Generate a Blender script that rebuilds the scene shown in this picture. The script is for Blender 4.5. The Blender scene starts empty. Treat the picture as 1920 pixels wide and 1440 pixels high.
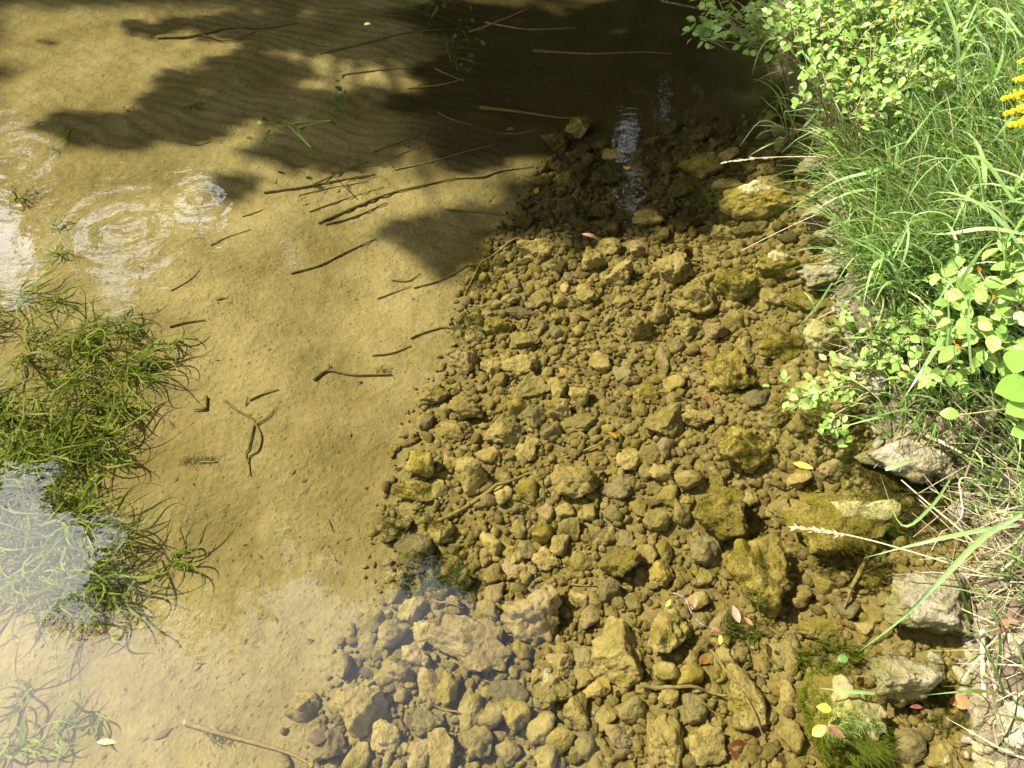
import bpy, bmesh, math, random
import numpy as np
from mathutils import Vector, Matrix, Quaternion

R = math.radians
random.seed(11)
rng = np.random.default_rng(11)
sc = bpy.context.scene
COL = sc.collection

# ------------------------------------------------------------------ camera, sky, sun, exposure
CAM_H, PITCH, FPX = 1.7, R(50), 1371.0          # metres above the water, tilt below the horizon, focal length in photo pixels
cd = bpy.data.cameras.new('camera'); cam = bpy.data.objects.new('camera', cd); COL.objects.link(cam)
cam.location = (0, 0, CAM_H); cam.rotation_euler = (math.pi / 2 - PITCH, 0, 0)
cd.sensor_fit = 'HORIZONTAL'; cd.sensor_width = 36.0; cd.lens = 36.0 * FPX / 1920.0
cd.clip_start = 0.02; cd.clip_end = 500
sc.camera = cam

SUN_EL = R(48); SUN_AZ = R(-67)                  # azimuth clockwise from +Y
SUN = np.array([math.cos(SUN_EL) * math.sin(SUN_AZ), math.cos(SUN_EL) * math.cos(SUN_AZ), math.sin(SUN_EL)])
world = bpy.data.worlds.new('World'); sc.world = world; world.use_nodes = True
wn, wl = world.node_tree.nodes, world.node_tree.links
sky = wn.new('ShaderNodeTexSky'); sky.sky_type = 'NISHITA'; sky.sun_disc = False
sky.sun_elevation = SUN_EL; sky.sun_rotation = SUN_AZ; sky.dust_density = 3.0; sky.air_density = 1.2
bg = wn['Background']; bg.inputs[1].default_value = 0.065
tcw = wn.new('ShaderNodeTexCoord')
cn = wn.new('ShaderNodeTexNoise'); cn.inputs['Scale'].default_value = 2.2; cn.inputs['Detail'].default_value = 7; cn.inputs['Roughness'].default_value = .6
wl.new(tcw.outputs['Generated'], cn.inputs['Vector'])
sxz = wn.new('ShaderNodeSeparateXYZ'); wl.new(tcw.outputs['Generated'], sxz.inputs[0])
def wm(op, a_, b_, c_=None):                     # broken white cloud, thin overhead and packed towards the horizon
    k_ = wn.new('ShaderNodeMath'); k_.operation = op; k_.use_clamp = (op == 'MULTIPLY_ADD' and c_ is not None and hasattr(c_, 'links'))
    for i_, x_ in enumerate((a_, b_, c_)):
        if x_ is None: continue
        if hasattr(x_, 'links'): wl.new(x_, k_.inputs[i_])
        else: k_.inputs[i_].default_value = x_
    return k_.outputs[0]
low = wm('POWER', wm('SUBTRACT', 1.0, wm('ABSOLUTE', sxz.outputs[2], 0.0)), 1.3)
fac = wm('MULTIPLY_ADD', cn.outputs[0], .9, wm('MULTIPLY_ADD', low, 2.2, -.51))
cmx = wn.new('ShaderNodeMix'); cmx.data_type = 'RGBA'
cmx.inputs[7].default_value = (34.0, 35.5, 39.5, 1)
wl.new(fac, cmx.inputs[0]); wl.new(sky.outputs[0], cmx.inputs[6]); wl.new(cmx.outputs[2], bg.inputs[0])

sd = bpy.data.lights.new('sun', 'SUN'); sun = bpy.data.objects.new('sun', sd); COL.objects.link(sun)
sd.energy = 5.0; sd.angle = R(0.53); sd.color = (1.0, .955, .88)
sun.rotation_euler = Vector((-SUN[0], -SUN[1], -SUN[2])).to_track_quat('-Z', 'Y').to_euler()
sun.location = (-6, 3, 9)

sc.view_settings.view_transform = 'Standard'; sc.view_settings.look = 'None'
sc.view_settings.gamma = 1.0; sc.view_settings.use_curve_mapping = False
sc.view_settings.exposure = 1.52
sc.render.engine = 'CYCLES'
sc.cycles.max_bounces = 6; sc.cycles.diffuse_bounces = 3; sc.cycles.glossy_bounces = 3; sc.cycles.transmission_bounces = 4
sc.cycles.transparent_max_bounces = 12; sc.cycles.sample_clamp_indirect = 6.0; sc.cycles.caustics_reflective = False

# ------------------------------------------------------------------ helpers
def at(px, py, z=0.0):
    """photo pixel -> the point at height z on its ray"""
    u, v = (px - 960) / FPX, (720 - py) / FPX
    d = np.array([u, math.cos(PITCH) + v * math.sin(PITCH), -math.sin(PITCH) + v * math.cos(PITCH)])
    t = (z - CAM_H) / d[2]
    return np.array([0, 0, CAM_H]) + d * t

def scale_at(p):
    """photo pixels per metre at point p"""
    return FPX / (p[1] * math.cos(PITCH) + (CAM_H - p[2]) * math.sin(PITCH))

def _hash(ix, iy, iz, seed):
    h = (ix.astype(np.int64) * 374761393 + iy.astype(np.int64) * 668265263 + iz.astype(np.int64) * 2147483647 + seed * 974711) & 0xffffffff
    h = ((h ^ (h >> 13)) * 1274126177) & 0xffffffff
    h = h ^ (h >> 16)
    return (h & 0xffff) / 65535.0

def vnoise(P, seed=0):
    P = np.asarray(P, float); i = np.floor(P); f = P - i; f = f * f * (3 - 2 * f)
    out = 0
    for dx in (0, 1):
        wx = f[:, 0] if dx else 1 - f[:, 0]
        for dy in (0, 1):
            wy = f[:, 1] if dy else 1 - f[:, 1]
            for dz in (0, 1):
                wz = f[:, 2] if dz else 1 - f[:, 2]
                out = out + wx * wy * wz * _hash(i[:, 0] + dx, i[:, 1] + dy, i[:, 2] + dz, seed)
    return out * 2 - 1

def fbm(P, seed=0, octaves=3, gain=.5):
    a, s, out = 1.0, 1.0, 0
    for k in range(octaves):
        out = out + a * vnoise(np.asarray(P) * s + 17.3 * k, seed + k); a *= gain; s *= 2.03
    return out

def mesh(name, verts, faces, mats, smooth=True, mat_idx=None, col=None):
    me = bpy.data.meshes.new(name)
    me.from_pydata([tuple(v) for v in verts] if not isinstance(verts, np.ndarray) else verts.tolist(), [], faces if not isinstance(faces, np.ndarray) else faces.tolist())
    for m in (mats if isinstance(mats, (list, tuple)) else [mats]):
        me.materials.append(m)
    if smooth:
        me.polygons.foreach_set('use_smooth', np.ones(len(me.polygons), bool))
    if mat_idx is not None:
        me.polygons.foreach_set('material_index', np.asarray(mat_idx, np.int32))
    if col is not None:
        ca = me.color_attributes.new('tone', 'FLOAT_COLOR', 'POINT')
        c = np.ones((len(me.vertices), 4), np.float32); c[:, :3] = col
        ca.data.foreach_set('color', c.ravel())
    me.update()
    return me

def link(name, data, parent=None):
    o = bpy.data.objects.new(name, data); COL.objects.link(o)
    if parent is not None: o.parent = parent
    return o

def tag(o, label=None, cat=None, group=None, kind=None):
    if label: o['label'] = label
    if cat: o['category'] = cat
    if group: o['group'] = group
    if kind: o['kind'] = kind
    return o

def tube(path, radii, n=6, seed=0, rough=.0):
    """verts, faces of a tapered tube along a polyline"""
    path = [Vector(p) for p in path]; V = []; F = []
    N = len(path)
    up = Vector((.13, .2, 1)).normalized()
    rr = random.Random(seed)
    for i, p in enumerate(path):
        t = (path[min(i + 1, N - 1)] - path[max(i - 1, 0)]).normalized()
        a = t.cross(up)
        if a.length < .1: a = t.cross(Vector((1, 0, 0)))
        a.normalize(); b = t.cross(a).normalized()
        for k in range(n):
            an = 2 * math.pi * k / n
            r = radii[i] * (1 + rough * (rr.random() - .5) * 2)
            V.append(p + (a * math.cos(an) + b * math.sin(an)) * r)
    for i in range(N - 1):
        for k in range(n):
            k2 = (k + 1) % n
            F.append((i * n + k, i * n + k2, (i + 1) * n + k2, (i + 1) * n + k))
    F.append(tuple(range(n - 1, -1, -1))); F.append(tuple((N - 1) * n + k for k in range(n)))
    return V, F

def smooth_path(pts, sub=4):
    """Catmull-Rom through the points"""
    pts = [np.asarray(p, float) for p in pts]
    if len(pts) == 2: return [pts[0] + (pts[1] - pts[0]) * i / sub for i in range(sub + 1)]
    P = [2 * pts[0] - pts[1]] + pts + [2 * pts[-1] - pts[-2]]
    out = []
    for i in range(1, len(P) - 2):
        for k in range(sub):
            t = k / sub
            out.append(.5 * (2 * P[i] + (P[i + 1] - P[i - 1]) * t + (2 * P[i - 1] - 5 * P[i] + 4 * P[i + 1] - P[i + 2]) * t * t
                             + (-P[i - 1] + 3 * P[i] - 3 * P[i + 1] + P[i + 2]) * t ** 3))
    out.append(pts[-1])
    return out

class Merge:
    """collects shapes into one mesh"""
    def __init__(s): s.V = []; s.F = []; s.C = []; s.M = []
    def add(s, V, F, col=None, m=0):
        n = len(s.V); s.V.extend(V); s.F.extend([tuple(i + n for i in f) for f in F]); s.M.extend([m] * len(F))
        if col is not None: s.C.extend([col] * len(V))
    def build(s, name, mats, smooth=True):
        return mesh(name, s.V, s.F, mats, smooth, s.M, np.array(s.C) if s.C else None)

def ribbon(base, azim, length, width, rise, droop, seg=6, twist=0.0, curl=0.0):
    """a grass-like blade: leaves the base steeply and arches over in the direction azim"""
    V = []; F = []
    p = np.array(base, float); ang = rise; az = azim
    ds = length / seg
    for i in range(seg + 1):
        t = i / seg
        w = width * (.55 + .9 * t if t < .35 else (1 - t) / .65 * .86 + .0) * .5
        w = max(w, width * .02)
        side = np.array([-math.sin(az), math.cos(az), 0]) * math.cos(twist * t) + np.array([0, 0, 1]) * math.sin(twist * t)
        V.append(p - side * w); V.append(p + side * w)
        p = p + np.array([math.cos(az) * math.cos(ang), math.sin(az) * math.cos(ang), math.sin(ang)]) * ds
        ang -= droop / seg * (.5 + t); az += curl / seg
    for i in range(seg):
        F.append((2 * i, 2 * i + 1, 2 * i + 3, 2 * i + 2))
    return V, F

# ------------------------------------------------------------------ materials
def new_mat(name):
    m = bpy.data.materials.new(name); m.use_nodes = True
    nt = m.node_tree; b = nt.nodes['Principled BSDF']
    return m, nt.nodes, nt.links, b

def ramp(n, stops):
    r = n.new('ShaderNodeValToRGB'); e = r.color_ramp.elements
    while len(e) < len(stops): e.new(.5)
    for el, (p, c) in zip(e, stops): el.position = p; el.color = (*c, 1)
    return r

def noise(n, l, vec, scale, detail=4, rough=.55):
    t = n.new('ShaderNodeTexNoise'); t.inputs['Scale'].default_value = scale; t.inputs['Detail'].default_value = detail; t.inputs['Roughness'].default_value = rough
    l.new(vec, t.inputs['Vector']); return t

def mix(n, l, fac, a, b, mode='MIX'):
    m = n.new('ShaderNodeMix'); m.data_type = 'RGBA'; m.blend_type = mode
    for i, x in ((0, fac), (6, a), (7, b)):
        if hasattr(x, 'links'): l.new(x, m.inputs[i])
        elif isinstance(x, (int, float)): m.inputs[i].default_value = x
        else: m.inputs[i].default_value = (*x, 1)
    return m.outputs[2]

def bump(n, l, h, dist, strength=1.0, normal=None):
    b = n.new('ShaderNodeBump'); b.inputs['Distance'].default_value = dist; b.inputs['Strength'].default_value = strength
    l.new(h, b.inputs['Height'])
    if normal is not None: l.new(normal, b.inputs['Normal'])
    return b.outputs[0]

def stone_mat(name, stops, algae=0.25, algae_col=(.16, .15, .025), rough=.85, waterline=False, relief=.0055, attr=False):
    m, n, l, b = new_mat(name)
    tc = n.new('ShaderNodeTexCoord'); geo = n.new('ShaderNodeNewGeometry'); oi = n.new('ShaderNodeObjectInfo')
    pos = geo.outputs['Position']
    n1 = noise(n, l, pos, 14, 5, .6); n2 = noise(n, l, pos, 70, 4, .65); n3 = noise(n, l, pos, 260, 3, .6)
    base = ramp(n, stops); l.new(n1.outputs[0], base.inputs[0])
    c = mix(n, l, .35, base.outputs[0], ramp_out(n, l, n2.outputs[0], [(.3, (.45, .42, .36)), (.7, (1.25, 1.2, 1.1))]), 'MULTIPLY')
    if attr:
        va = n.new('ShaderNodeVertexColor'); va.layer_name = 'tone'; c = mix(n, l, 1.0, c, va.outputs[0], 'MULTIPLY')
    # every stone a little lighter or darker than the next
    rv = n.new('ShaderNodeMapRange'); rv.inputs[3].default_value = .72; rv.inputs[4].default_value = 1.22
    l.new(oi.outputs['Random'], rv.inputs[0])
    c = mix(n, l, 1.0, c, comb(n, l, rv.outputs[0]), 'MULTIPLY')
    if algae > 0:
        sep = n.new('ShaderNodeSeparateXYZ'); l.new(geo.outputs['Normal'], sep.inputs[0])
        ms = noise(n, l, pos, 22, 4, .6)
        ar = n.new('ShaderNodeMapRange'); ar.inputs[1].default_value = .62 - algae * .5; ar.inputs[2].default_value = .75 - algae * .3; ar.inputs[4].default_value = .85
        l.new(ms.outputs[0], ar.inputs[0])
        c = mix(n, l, ar.outputs[0], c, algae_col)
    if waterline:
        sp = n.new('ShaderNodeSeparateXYZ'); l.new(pos, sp.inputs[0])
        wn_ = noise(n, l, pos, 30, 4, .6)
        ad = n.new('ShaderNodeMath'); ad.operation = 'MULTIPLY_ADD'; l.new(wn_.outputs[0], ad.inputs[0]); ad.inputs[1].default_value = -.07; l.new(sp.outputs[2], ad.inputs[2])
        wr = n.new('ShaderNodeMapRange'); wr.inputs[1].default_value = .0; wr.inputs[2].default_value = .05; wr.inputs[3].default_value = .95; wr.inputs[4].default_value = 0
        l.new(ad.outputs[0], wr.inputs[0])
        c = mix(n, l, wr.outputs[0], c, (.13, .115, .028))
    l.new(c, b.inputs['Base Color']); b.inputs['Roughness'].default_value = rough
    b.inputs['Specular IOR Level'].default_value = .2
    v = n.new('ShaderNodeTexVoronoi'); v.inputs['Scale'].default_value = 75; l.new(pos, v.inputs['Vector'])
    h = bump(n, l, n1.outputs[0], .02, .6); h = bump(n, l, n2.outputs[0], relief * 1.6, .9, h); h = bump(n, l, v.outputs[0], relief, .5, h); h = bump(n, l, n3.outputs[0], .0022, .8, h)
    l.new(h, b.inputs['Normal'])
    return m

def ramp_out(n, l, src, stops):
    r = ramp(n, stops); l.new(src, r.inputs[0]); return r.outputs[0]

def comb(n, l, v):
    c = n.new('ShaderNodeCombineColor')
    for i in range(3): l.new(v, c.inputs[i])
    return c.outputs[0]

M = {}
M['stone_silt'] = stone_mat('silted_stone', [(.25, (.18, .153, .075)), (.5, (.325, .285, .155)), (.75, (.42, .375, .225))], .2)
M['stone_pink'] = stone_mat('pinkish_stone', [(.25, (.19, .16, .10)), (.55, (.31, .265, .18)), (.8, (.38, .335, .25))], .05)
M['stone_grey'] = stone_mat('grey_stone', [(.25, (.14, .125, .08)), (.55, (.235, .215, .145)), (.8, (.31, .285, .205))], .08)
M['stone_moss'] = stone_mat('mossy_stone', [(.25, (.18, .155, .06)), (.55, (.33, .285, .12)), (.8, (.43, .38, .19))], .38, (.17, .158, .025))
M['stone_shaded'] = stone_mat('shaded_stone', [(.25, (.05, .042, .018)), (.55, (.10, .085, .038)), (.8, (.17, .145, .07))], .2, (.06, .055, .012))  # darker stone for the far pool, tree shade put into its colour
M['stone_dry'] = stone_mat('bare_limestone', [(.28, (.15, .125, .07)), (.5, (.33, .28, .18)), (.75, (.50, .45, .33))], .3, (.26, .22, .09), waterline=True, relief=.011)
M['gravel'] = stone_mat('silted_gravel', [(.25, (.18, .153, .075)), (.5, (.315, .275, .15)), (.75, (.40, .355, .215))], .18, attr=True)

# stream bed: sand where the stones end, dark silt between them, soil on the bank
m, n, l, b = new_mat('stream_bed')
geo = n.new('ShaderNodeNewGeometry'); pos = geo.outputs['Position']
za = n.new('ShaderNodeVertexColor'); za.layer_name = 'tone'
zs = n.new('ShaderNodeSeparateColor'); l.new(za.outputs[0], zs.inputs[0])
s1 = noise(n, l, pos, 3.2, 5, .6); s2 = noise(n, l, pos, 45, 4, .7); s3 = noise(n, l, pos, 190, 3, .65)
sand = ramp_out(n, l, s1.outputs[0], [(.28, (.18, .162, .095)), (.5, (.255, .232, .145)), (.72, (.305, .28, .185))])
s0 = noise(n, l, pos, 1.3, 6, .65); sand = mix(n, l, .75, sand, ramp_out(n, l, s0.outputs[0], [(.35, (.76, .72, .62)), (.52, (1.05, 1.05, 1.05)), (.68, (1.2, 1.2, 1.2))]), 'MULTIPLY')
sand = mix(n, l, .5, sand, ramp_out(n, l, s2.outputs[0], [(.3, (.62, .6, .55)), (.65, (1.12, 1.1, 1.06))]), 'MULTIPLY')
vp = n.new('ShaderNodeTexVoronoi'); vp.inputs['Scale'].default_value = 42; vp.inputs['Randomness'].default_value = 1.0; l.new(pos, vp.inputs['Vector'])
pit = n.new('ShaderNodeMapRange'); pit.inputs[1].default_value = .10; pit.inputs[2].default_value = .26; l.new(vp.outputs['Distance'], pit.inputs[0])
pitc = ramp_out(n, l, pit.outputs[0], [(0, (.66, .62, .52)), (1, (1, 1, 1))])
pm = noise(n, l, pos, 5.5, 3, .6); pmr = n.new('ShaderNodeMapRange'); pmr.inputs[1].default_value = .42; pmr.inputs[2].default_value = .62; pmr.inputs[4].default_value = .75; l.new(pm.outputs[0], pmr.inputs[0])
sand = mix(n, l, pmr.outputs[0], sand, pitc, 'MULTIPLY')
silt = ramp_out(n, l, s2.outputs[0], [(.3, (.12, .098, .045)), (.7, (.28, .24, .13))])
c = mix(n, l, zs.outputs[0], sand, silt)
soil = ramp_out(n, l, s2.outputs[0], [(.3, (.05, .038, .022)), (.7, (.15, .115, .07))])
c = mix(n, l, zs.outputs[2], c, (.05, .042, .02))  # dark debris and painted tree shade on the far bed
c = mix(n, l, zs.outputs[1], c, soil)
l.new(c, b.inputs['Base Color']); b.inputs['Roughness'].default_value = .95; b.inputs['Specular IOR Level'].default_value = .1
h = bump(n, l, s1.outputs[0], .10, .6); h = bump(n, l, s2.outputs[0], .010, .7, h); h = bump(n, l, pit.outputs[0], .006, .55, h); h = bump(n, l, s3.outputs[0], .0025, .7, h)
l.new(h, b.inputs['Normal']); M['bed'] = m

# water: clear brownish sheet that mirrors by Fresnel
m, n, l, b = new_mat('water'); n.remove(b)
out = n['Material Output']; geo = n.new('ShaderNodeNewGeometry'); pos = geo.outputs['Position']
mp = n.new('ShaderNodeMapping'); mp.inputs['Scale'].default_value = (1, 1.5, 1); l.new(pos, mp.inputs[0])
w1 = noise(n, l, mp.outputs[0], 6.0, 3, .5); w2 = noise(n, l, mp.outputs[0], 28, 3, .55)
sep = n.new('ShaderNodeSeparateXYZ'); l.new(pos, sep.inputs[0])
def mth(op, a, b2=None, c2=None):
    k = n.new('ShaderNodeMath'); k.operation = op
    for i, x in enumerate((a, b2, c2)):
        if x is None: continue
        if hasattr(x, 'links'): l.new(x, k.inputs[i])
        else: k.inputs[i].default_value = x
    return k.outputs[0]
# ripples are livelier out in the stream than by the bank
live = n.new('ShaderNodeMapRange'); live.inputs[1].default_value = 1.0; live.inputs[2].default_value = 2.2; live.inputs[3].default_value = .22; live.inputs[4].default_value = 1.0
l.new(sep.outputs[1], live.inputs[0])
hw = mth('MULTIPLY_ADD', w1.outputs[0], .0011, mth('MULTIPLY', mth('MULTIPLY', w2.outputs[0], .00065), live.outputs[0]))
RINGS = [(235, 430, .11, .0009, .30), (375, 370, .07, .0005, .18), (1180, 360, .06, .00025, .16), (20, 300, .12, .0007, .4)]
for (px, py, lam, amp, rad) in RINGS:
    c0 = at(px, py, 0)
    dx = mth('SUBTRACT', sep.outputs[0], float(c0[0])); dy = mth('SUBTRACT', sep.outputs[1], float(c0[1]))
    rr_ = mth('SQRT', mth('ADD', mth('MULTIPLY', dx, dx), mth('MULTIPLY', dy, dy)))
    rr_ = mth('ADD', rr_, mth('MULTIPLY', w1.outputs[0], .13))
    env = mth('POWER', 2.718, mth('MULTIPLY', mth('MULTIPLY', rr_, rr_), -1.0 / (rad * rad)))
    hw = mth('ADD', hw, mth('MULTIPLY', mth('MULTIPLY', mth('SINE', mth('MULTIPLY', rr_, 2 * math.pi / lam)), amp), env))
bn = bump(n, l, hw, 1.0, 1.0)
dt = n.new('ShaderNodeVectorMath'); dt.operation = 'DOT_PRODUCT'; l.new(geo.outputs['Incoming'], dt.inputs[0]); l.new(bn, dt.inputs[1])
F0 = .074                                        # Schlick's form, the same from above and below
fres = mth('MULTIPLY_ADD', mth('POWER', mth('SUBTRACT', 1.0, mth('ABSOLUTE', dt.outputs['Value'])), 5.0), 1 - F0, F0)
tr = n.new('ShaderNodeBsdfTransparent'); tr.inputs[0].default_value = (.775, .73, .535, 1)
gl = n.new('ShaderNodeBsdfGlossy'); gl.inputs['Roughness'].default_value = .0; l.new(bn, gl.inputs['Normal'])
ms = n.new('ShaderNodeMixShader'); l.new(fres, ms.inputs[0]); l.new(tr.outputs[0], ms.inputs[1]); l.new(gl.outputs[0], ms.inputs[2])
l.new(ms.outputs[0], out.inputs[0]); M['water'] = m

def leaf_mat(name, col, col2, trans=.35, rough=.45, rnd=.5, attr=False, spec=.3):
    m, n, l, b = new_mat(name); out = n['Material Output']
    oi = n.new('ShaderNodeObjectInfo'); geo = n.new('ShaderNodeNewGeometry')
    if attr:
        a = n.new('ShaderNodeVertexColor'); a.layer_name = 'tone'; c = a.outputs[0]
    else:
        c = mix(n, l, oi.outputs['Random'], col, col2)
    nz = noise(n, l, geo.outputs['Position'], 55, 3, .6)
    c = mix(n, l, rnd, c, ramp_out(n, l, nz.outputs[0], [(.3, (.6, .6, .55)), (.7, (1.2, 1.2, 1.15))]), 'MULTIPLY')
    l.new(c, b.inputs['Base Color']); b.inputs['Roughness'].default_value = rough; b.inputs['Specular IOR Level'].default_value = spec
    if trans > 0:
        t = n.new('ShaderNodeBsdfTranslucent'); l.new(mix(n, l, 1.0, c, (1.15, 1.2, .6), 'MULTIPLY'), t.inputs[0])
        x = n.new('ShaderNodeMixShader'); x.inputs[0].default_value = trans
        l.new(b.outputs[0], x.inputs[1]); l.new(t.outputs[0], x.inputs[2]); l.new(x.outputs[0], out.inputs[0])
    return m
M['grass'] = leaf_mat('grass_blades', None, None, .35, .4, .3, attr=True, spec=.4)
M['reed'] = leaf_mat('reed_blade', (.20, .35, .08), (.36, .48, .18), .35, .35, .3, spec=.5)
M['jewel'] = leaf_mat('jewelweed_leaf', (.19, .33, .05), (.37, .48, .14), .38, .45, .35)
M['jewel_stem'] = leaf_mat('jewelweed_stem', (.22, .24, .08), (.30, .20, .10), .1, .4, .3)
M['big_leaf'] = leaf_mat('broad_leaf', (.22, .38, .06), (.28, .42, .10), .4, .4, .2)
M['weed'] = leaf_mat('water_weed', None, None, .3, .5, .3, attr=True)
M['algae'] = leaf_mat('algae_threads', None, None, .3, .6, .3, attr=True)
M['tree_leaf'] = leaf_mat('tree_leaf', (.022, .042, .010), (.032, .058, .015), .08, .5, .3)
M['petal'] = leaf_mat('orange_petal', (.85, .30, .02), (.95, .45, .03), .3, .5, .3)
M['floret'] = leaf_mat('yellow_floret', (.85, .62, .01), (.9, .7, .02), .2, .6, .3)
M['straw'] = leaf_mat('dry_straw', None, None, .15, .6, .4, attr=True)
M['strawstalk'] = leaf_mat('pale_straw_stalk', (.62, .52, .34), (.50, .38, .20), .1, .6, .3)

def simple(name, c1, c2, scale=60, rough=.8, spec=.2):
    m, n, l, b = new_mat(name); geo = n.new('ShaderNodeNewGeometry')
    t = noise(n, l, geo.outputs['Position'], scale, 5, .65)
    l.new(ramp_out(n, l, t.outputs[0], [(.3, c1), (.7, c2)]), b.inputs['Base Color'])
    b.inputs['Roughness'].default_value = rough; b.inputs['Specular IOR Level'].default_value = spec
    l.new(bump(n, l, t.outputs[0], .003, .7), b.inputs['Normal']); return m
M['bark'] = simple('tree_bark', (.03, .024, .018), (.09, .07, .05), 20)
M['twig_dark'] = simple('waterlogged_twig', (.075, .062, .03), (.23, .195, .105), 90)
M['twig_silt'] = simple('silted_twig', (.16, .13, .065), (.32, .27, .15))
M['twig_white'] = simple('bleached_twig', (.03, .025, .02), (.42, .38, .32), 60)
M['insect'] = simple('insect_body', (.25, .19, .08), (.5, .42, .2), 200)
def leafcol(name, a, b): M[name] = simple(name, a, b, 90, .5, .4)
leafcol('leaf_yellow', (.36, .22, .025), (.54, .37, .06))
leafcol('leaf_pale', (.36, .30, .09), (.50, .44, .18))
leafcol('leaf_orange', (.20, .085, .03), (.36, .16, .05))
leafcol('leaf_brown', (.11, .045, .02), (.24, .11, .05))
leafcol('leaf_red', (.12, .035, .025), (.22, .08, .05))
leafcol('leaf_dark', (.05, .035, .03), (.12, .08, .06))
leafcol('leaf_pink', (.20, .085, .05), (.34, .18, .11))
leafcol('leaf_white', (.55, .52, .47), (.75, .72, .68))
leafcol('leaf_green', (.05, .10, .015), (.10, .17, .03))

# ------------------------------------------------------------------ the lie of the land
WL_PX = [(1455, 20), (1455, 130), (1500, 210), (1535, 290), (1545, 380), (1545, 450), (1560, 560), (1585, 650), (1610, 740), (1640, 830), (1765, 900),
         (1835, 960), (1840, 1050), (1800, 1170), (1820, 1300), (1830, 1440)]
wl = np.array([at(*p, 0)[:2] for p in WL_PX])[::-1]
SB_PX = [(1010, 200), (1030, 260), (1010, 330), (900, 470), (870, 560), (850, 650), (790, 740), (770, 830), (730, 930), (715, 1010), (715, 1090), (650, 1190), (590, 1270), (545, 1330), (540, 1440)]
sb = np.array([at(*p, -.2)[:2] for p in SB_PX])[::-1]
def xw(y): return np.interp(y, np.r_[-3, 0, wl[:, 1], 5.5, 9], np.r_[.9, .95, wl[:, 0], 1.5, .5])
def xs(y): return np.interp(y, np.r_[-3, sb[:, 1], 5.0], np.r_[-.4, sb[:, 0], -.1])
def sstep(a, b, x):
    t = np.clip((x - a) / (b - a), 0, 1); return t * t * (3 - 2 * t)
def bed_z(x, y, fine=True):
    x = np.atleast_1d(np.asarray(x, float)); y = np.atleast_1d(np.asarray(y, float))
    s = xw(y) - x
    sp = np.maximum(s, 0); bp = np.maximum(-s, 0)
    z = -.215 * (1 - np.exp(-sp / .55)) - .03 * np.minimum(sp, 2.5) - .012 * (s > 0)
    z = z + (.10 * (1 - np.exp(-bp / .08)) + .30 * np.minimum(bp, .6) + .08 * np.minimum(np.maximum(bp - .6, 0), 6))
    far = np.maximum(sstep(5.0, 7.0, y), sstep(-4.6, -7.0, x))
    z = z * (1 - far) + far * (.7 + .05 * np.abs(y - 6))
    if fine:
        P = np.stack([x, y, 0 * x], 1)
        z = z + .012 * fbm(P * 2.2, 3, 2) + .004 * fbm(P * 9, 8, 2)
        # current ripples in the sand
        sandy = sstep(0, .25, xs(y) - x)
        z = z + sandy * .0042 * np.sin((x * .5 + y * 1.0 + .05 * fbm(P * 4, 5, 2)) * 2 * math.pi / .085) * sstep(1.6, 2.8, y)
    return z
_lx, _ly = np.arange(-3.6, 3.8, .02), np.arange(-.4, 5.4, .02)
_LX, _LY = np.meshgrid(_lx, _ly); _LUT = bed_z(_LX.ravel(), _LY.ravel()).reshape(_LX.shape).tolist()
_NX, _NY = len(_lx) - 1, len(_ly) - 1
def bz(x, y):
    u, v = (x + 3.6) / .02, (y + .4) / .02
    if not (0 <= u < _NX and 0 <= v < _NY): return float(bed_z(x, y)[0])
    i, j = int(u), int(v); u -= i; v -= j; a, b = _LUT[j], _LUT[j + 1]
    return (a[i] * (1 - u) + a[i + 1] * u) * (1 - v) + (b[i] * (1 - u) + b[i + 1] * u) * v
def at_bed(px, py, lift=0.0):
    z = -.1
    for _ in range(8):
        p = at(px, py, z); z = .5 * z + .5 * (bz(p[0], p[1]) + lift)
    return at(px, py, z)

def axis(lo, hi, step, ends):
    a = np.arange(lo, hi, step)
    l_ = [lo]; d = step
    while l_[-1] > ends[0]: d *= 1.22; l_.append(l_[-1] - d)
    r_ = [a[-1]]; d = step
    while r_[-1] < ends[1]: d *= 1.22; r_.append(r_[-1] + d)
    return np.r_[np.array(l_[1:])[::-1], a, np.array(r_[1:])]
gx, gy = axis(-3.1, 3.0, .016, (-90, 90)), axis(.0, 5.0, .016, (-60, 120))
X, Y = np.meshgrid(gx, gy); Xf, Yf = X.ravel(), Y.ravel()
Z = bed_z(Xf, Yf)
nx, ny = len(gx), len(gy)
I = np.arange(nx * ny).reshape(ny, nx)
quads = np.stack([I[:-1, :-1], I[:-1, 1:], I[1:, 1:], I[1:, :-1]], -1).reshape(-1, 4)
stz = sstep(-.05, .12, Xf - xs(Yf) + .08 * fbm(np.stack([Xf, Yf, 0 * Xf], 1) * 5, 21, 3))
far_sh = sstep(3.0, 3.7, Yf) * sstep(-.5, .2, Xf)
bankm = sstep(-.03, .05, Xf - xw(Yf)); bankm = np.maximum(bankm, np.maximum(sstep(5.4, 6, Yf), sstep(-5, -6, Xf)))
debris_shade = sstep(-.1, .5, sstep(2.9, 3.5, Yf) * sstep(-.9, -.2, Xf) + .5 * fbm(np.stack([Xf, Yf * 1.6, 0 * Xf], 1) * 3.5, 31, 3) - .25) * sstep(2.3, 3.0, Yf) * sstep(-1.3, -.5, Xf)
tone = np.stack([np.maximum(stz, far_sh * .7), bankm, np.maximum(debris_shade, .95 * sstep(2.65, 3.0, Yf + .15 * fbm(np.stack([Xf, Yf, 0 * Xf], 1) * 4, 77, 2)) * sstep(-.75, -.25, Xf))], 1)  # third channel: patchy debris plus tree shade painted across the far bed
bed = link('stream_bed', mesh('stream_bed', np.stack([Xf, Yf, Z], 1), quads, M['bed'], True, None, tone))
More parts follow.
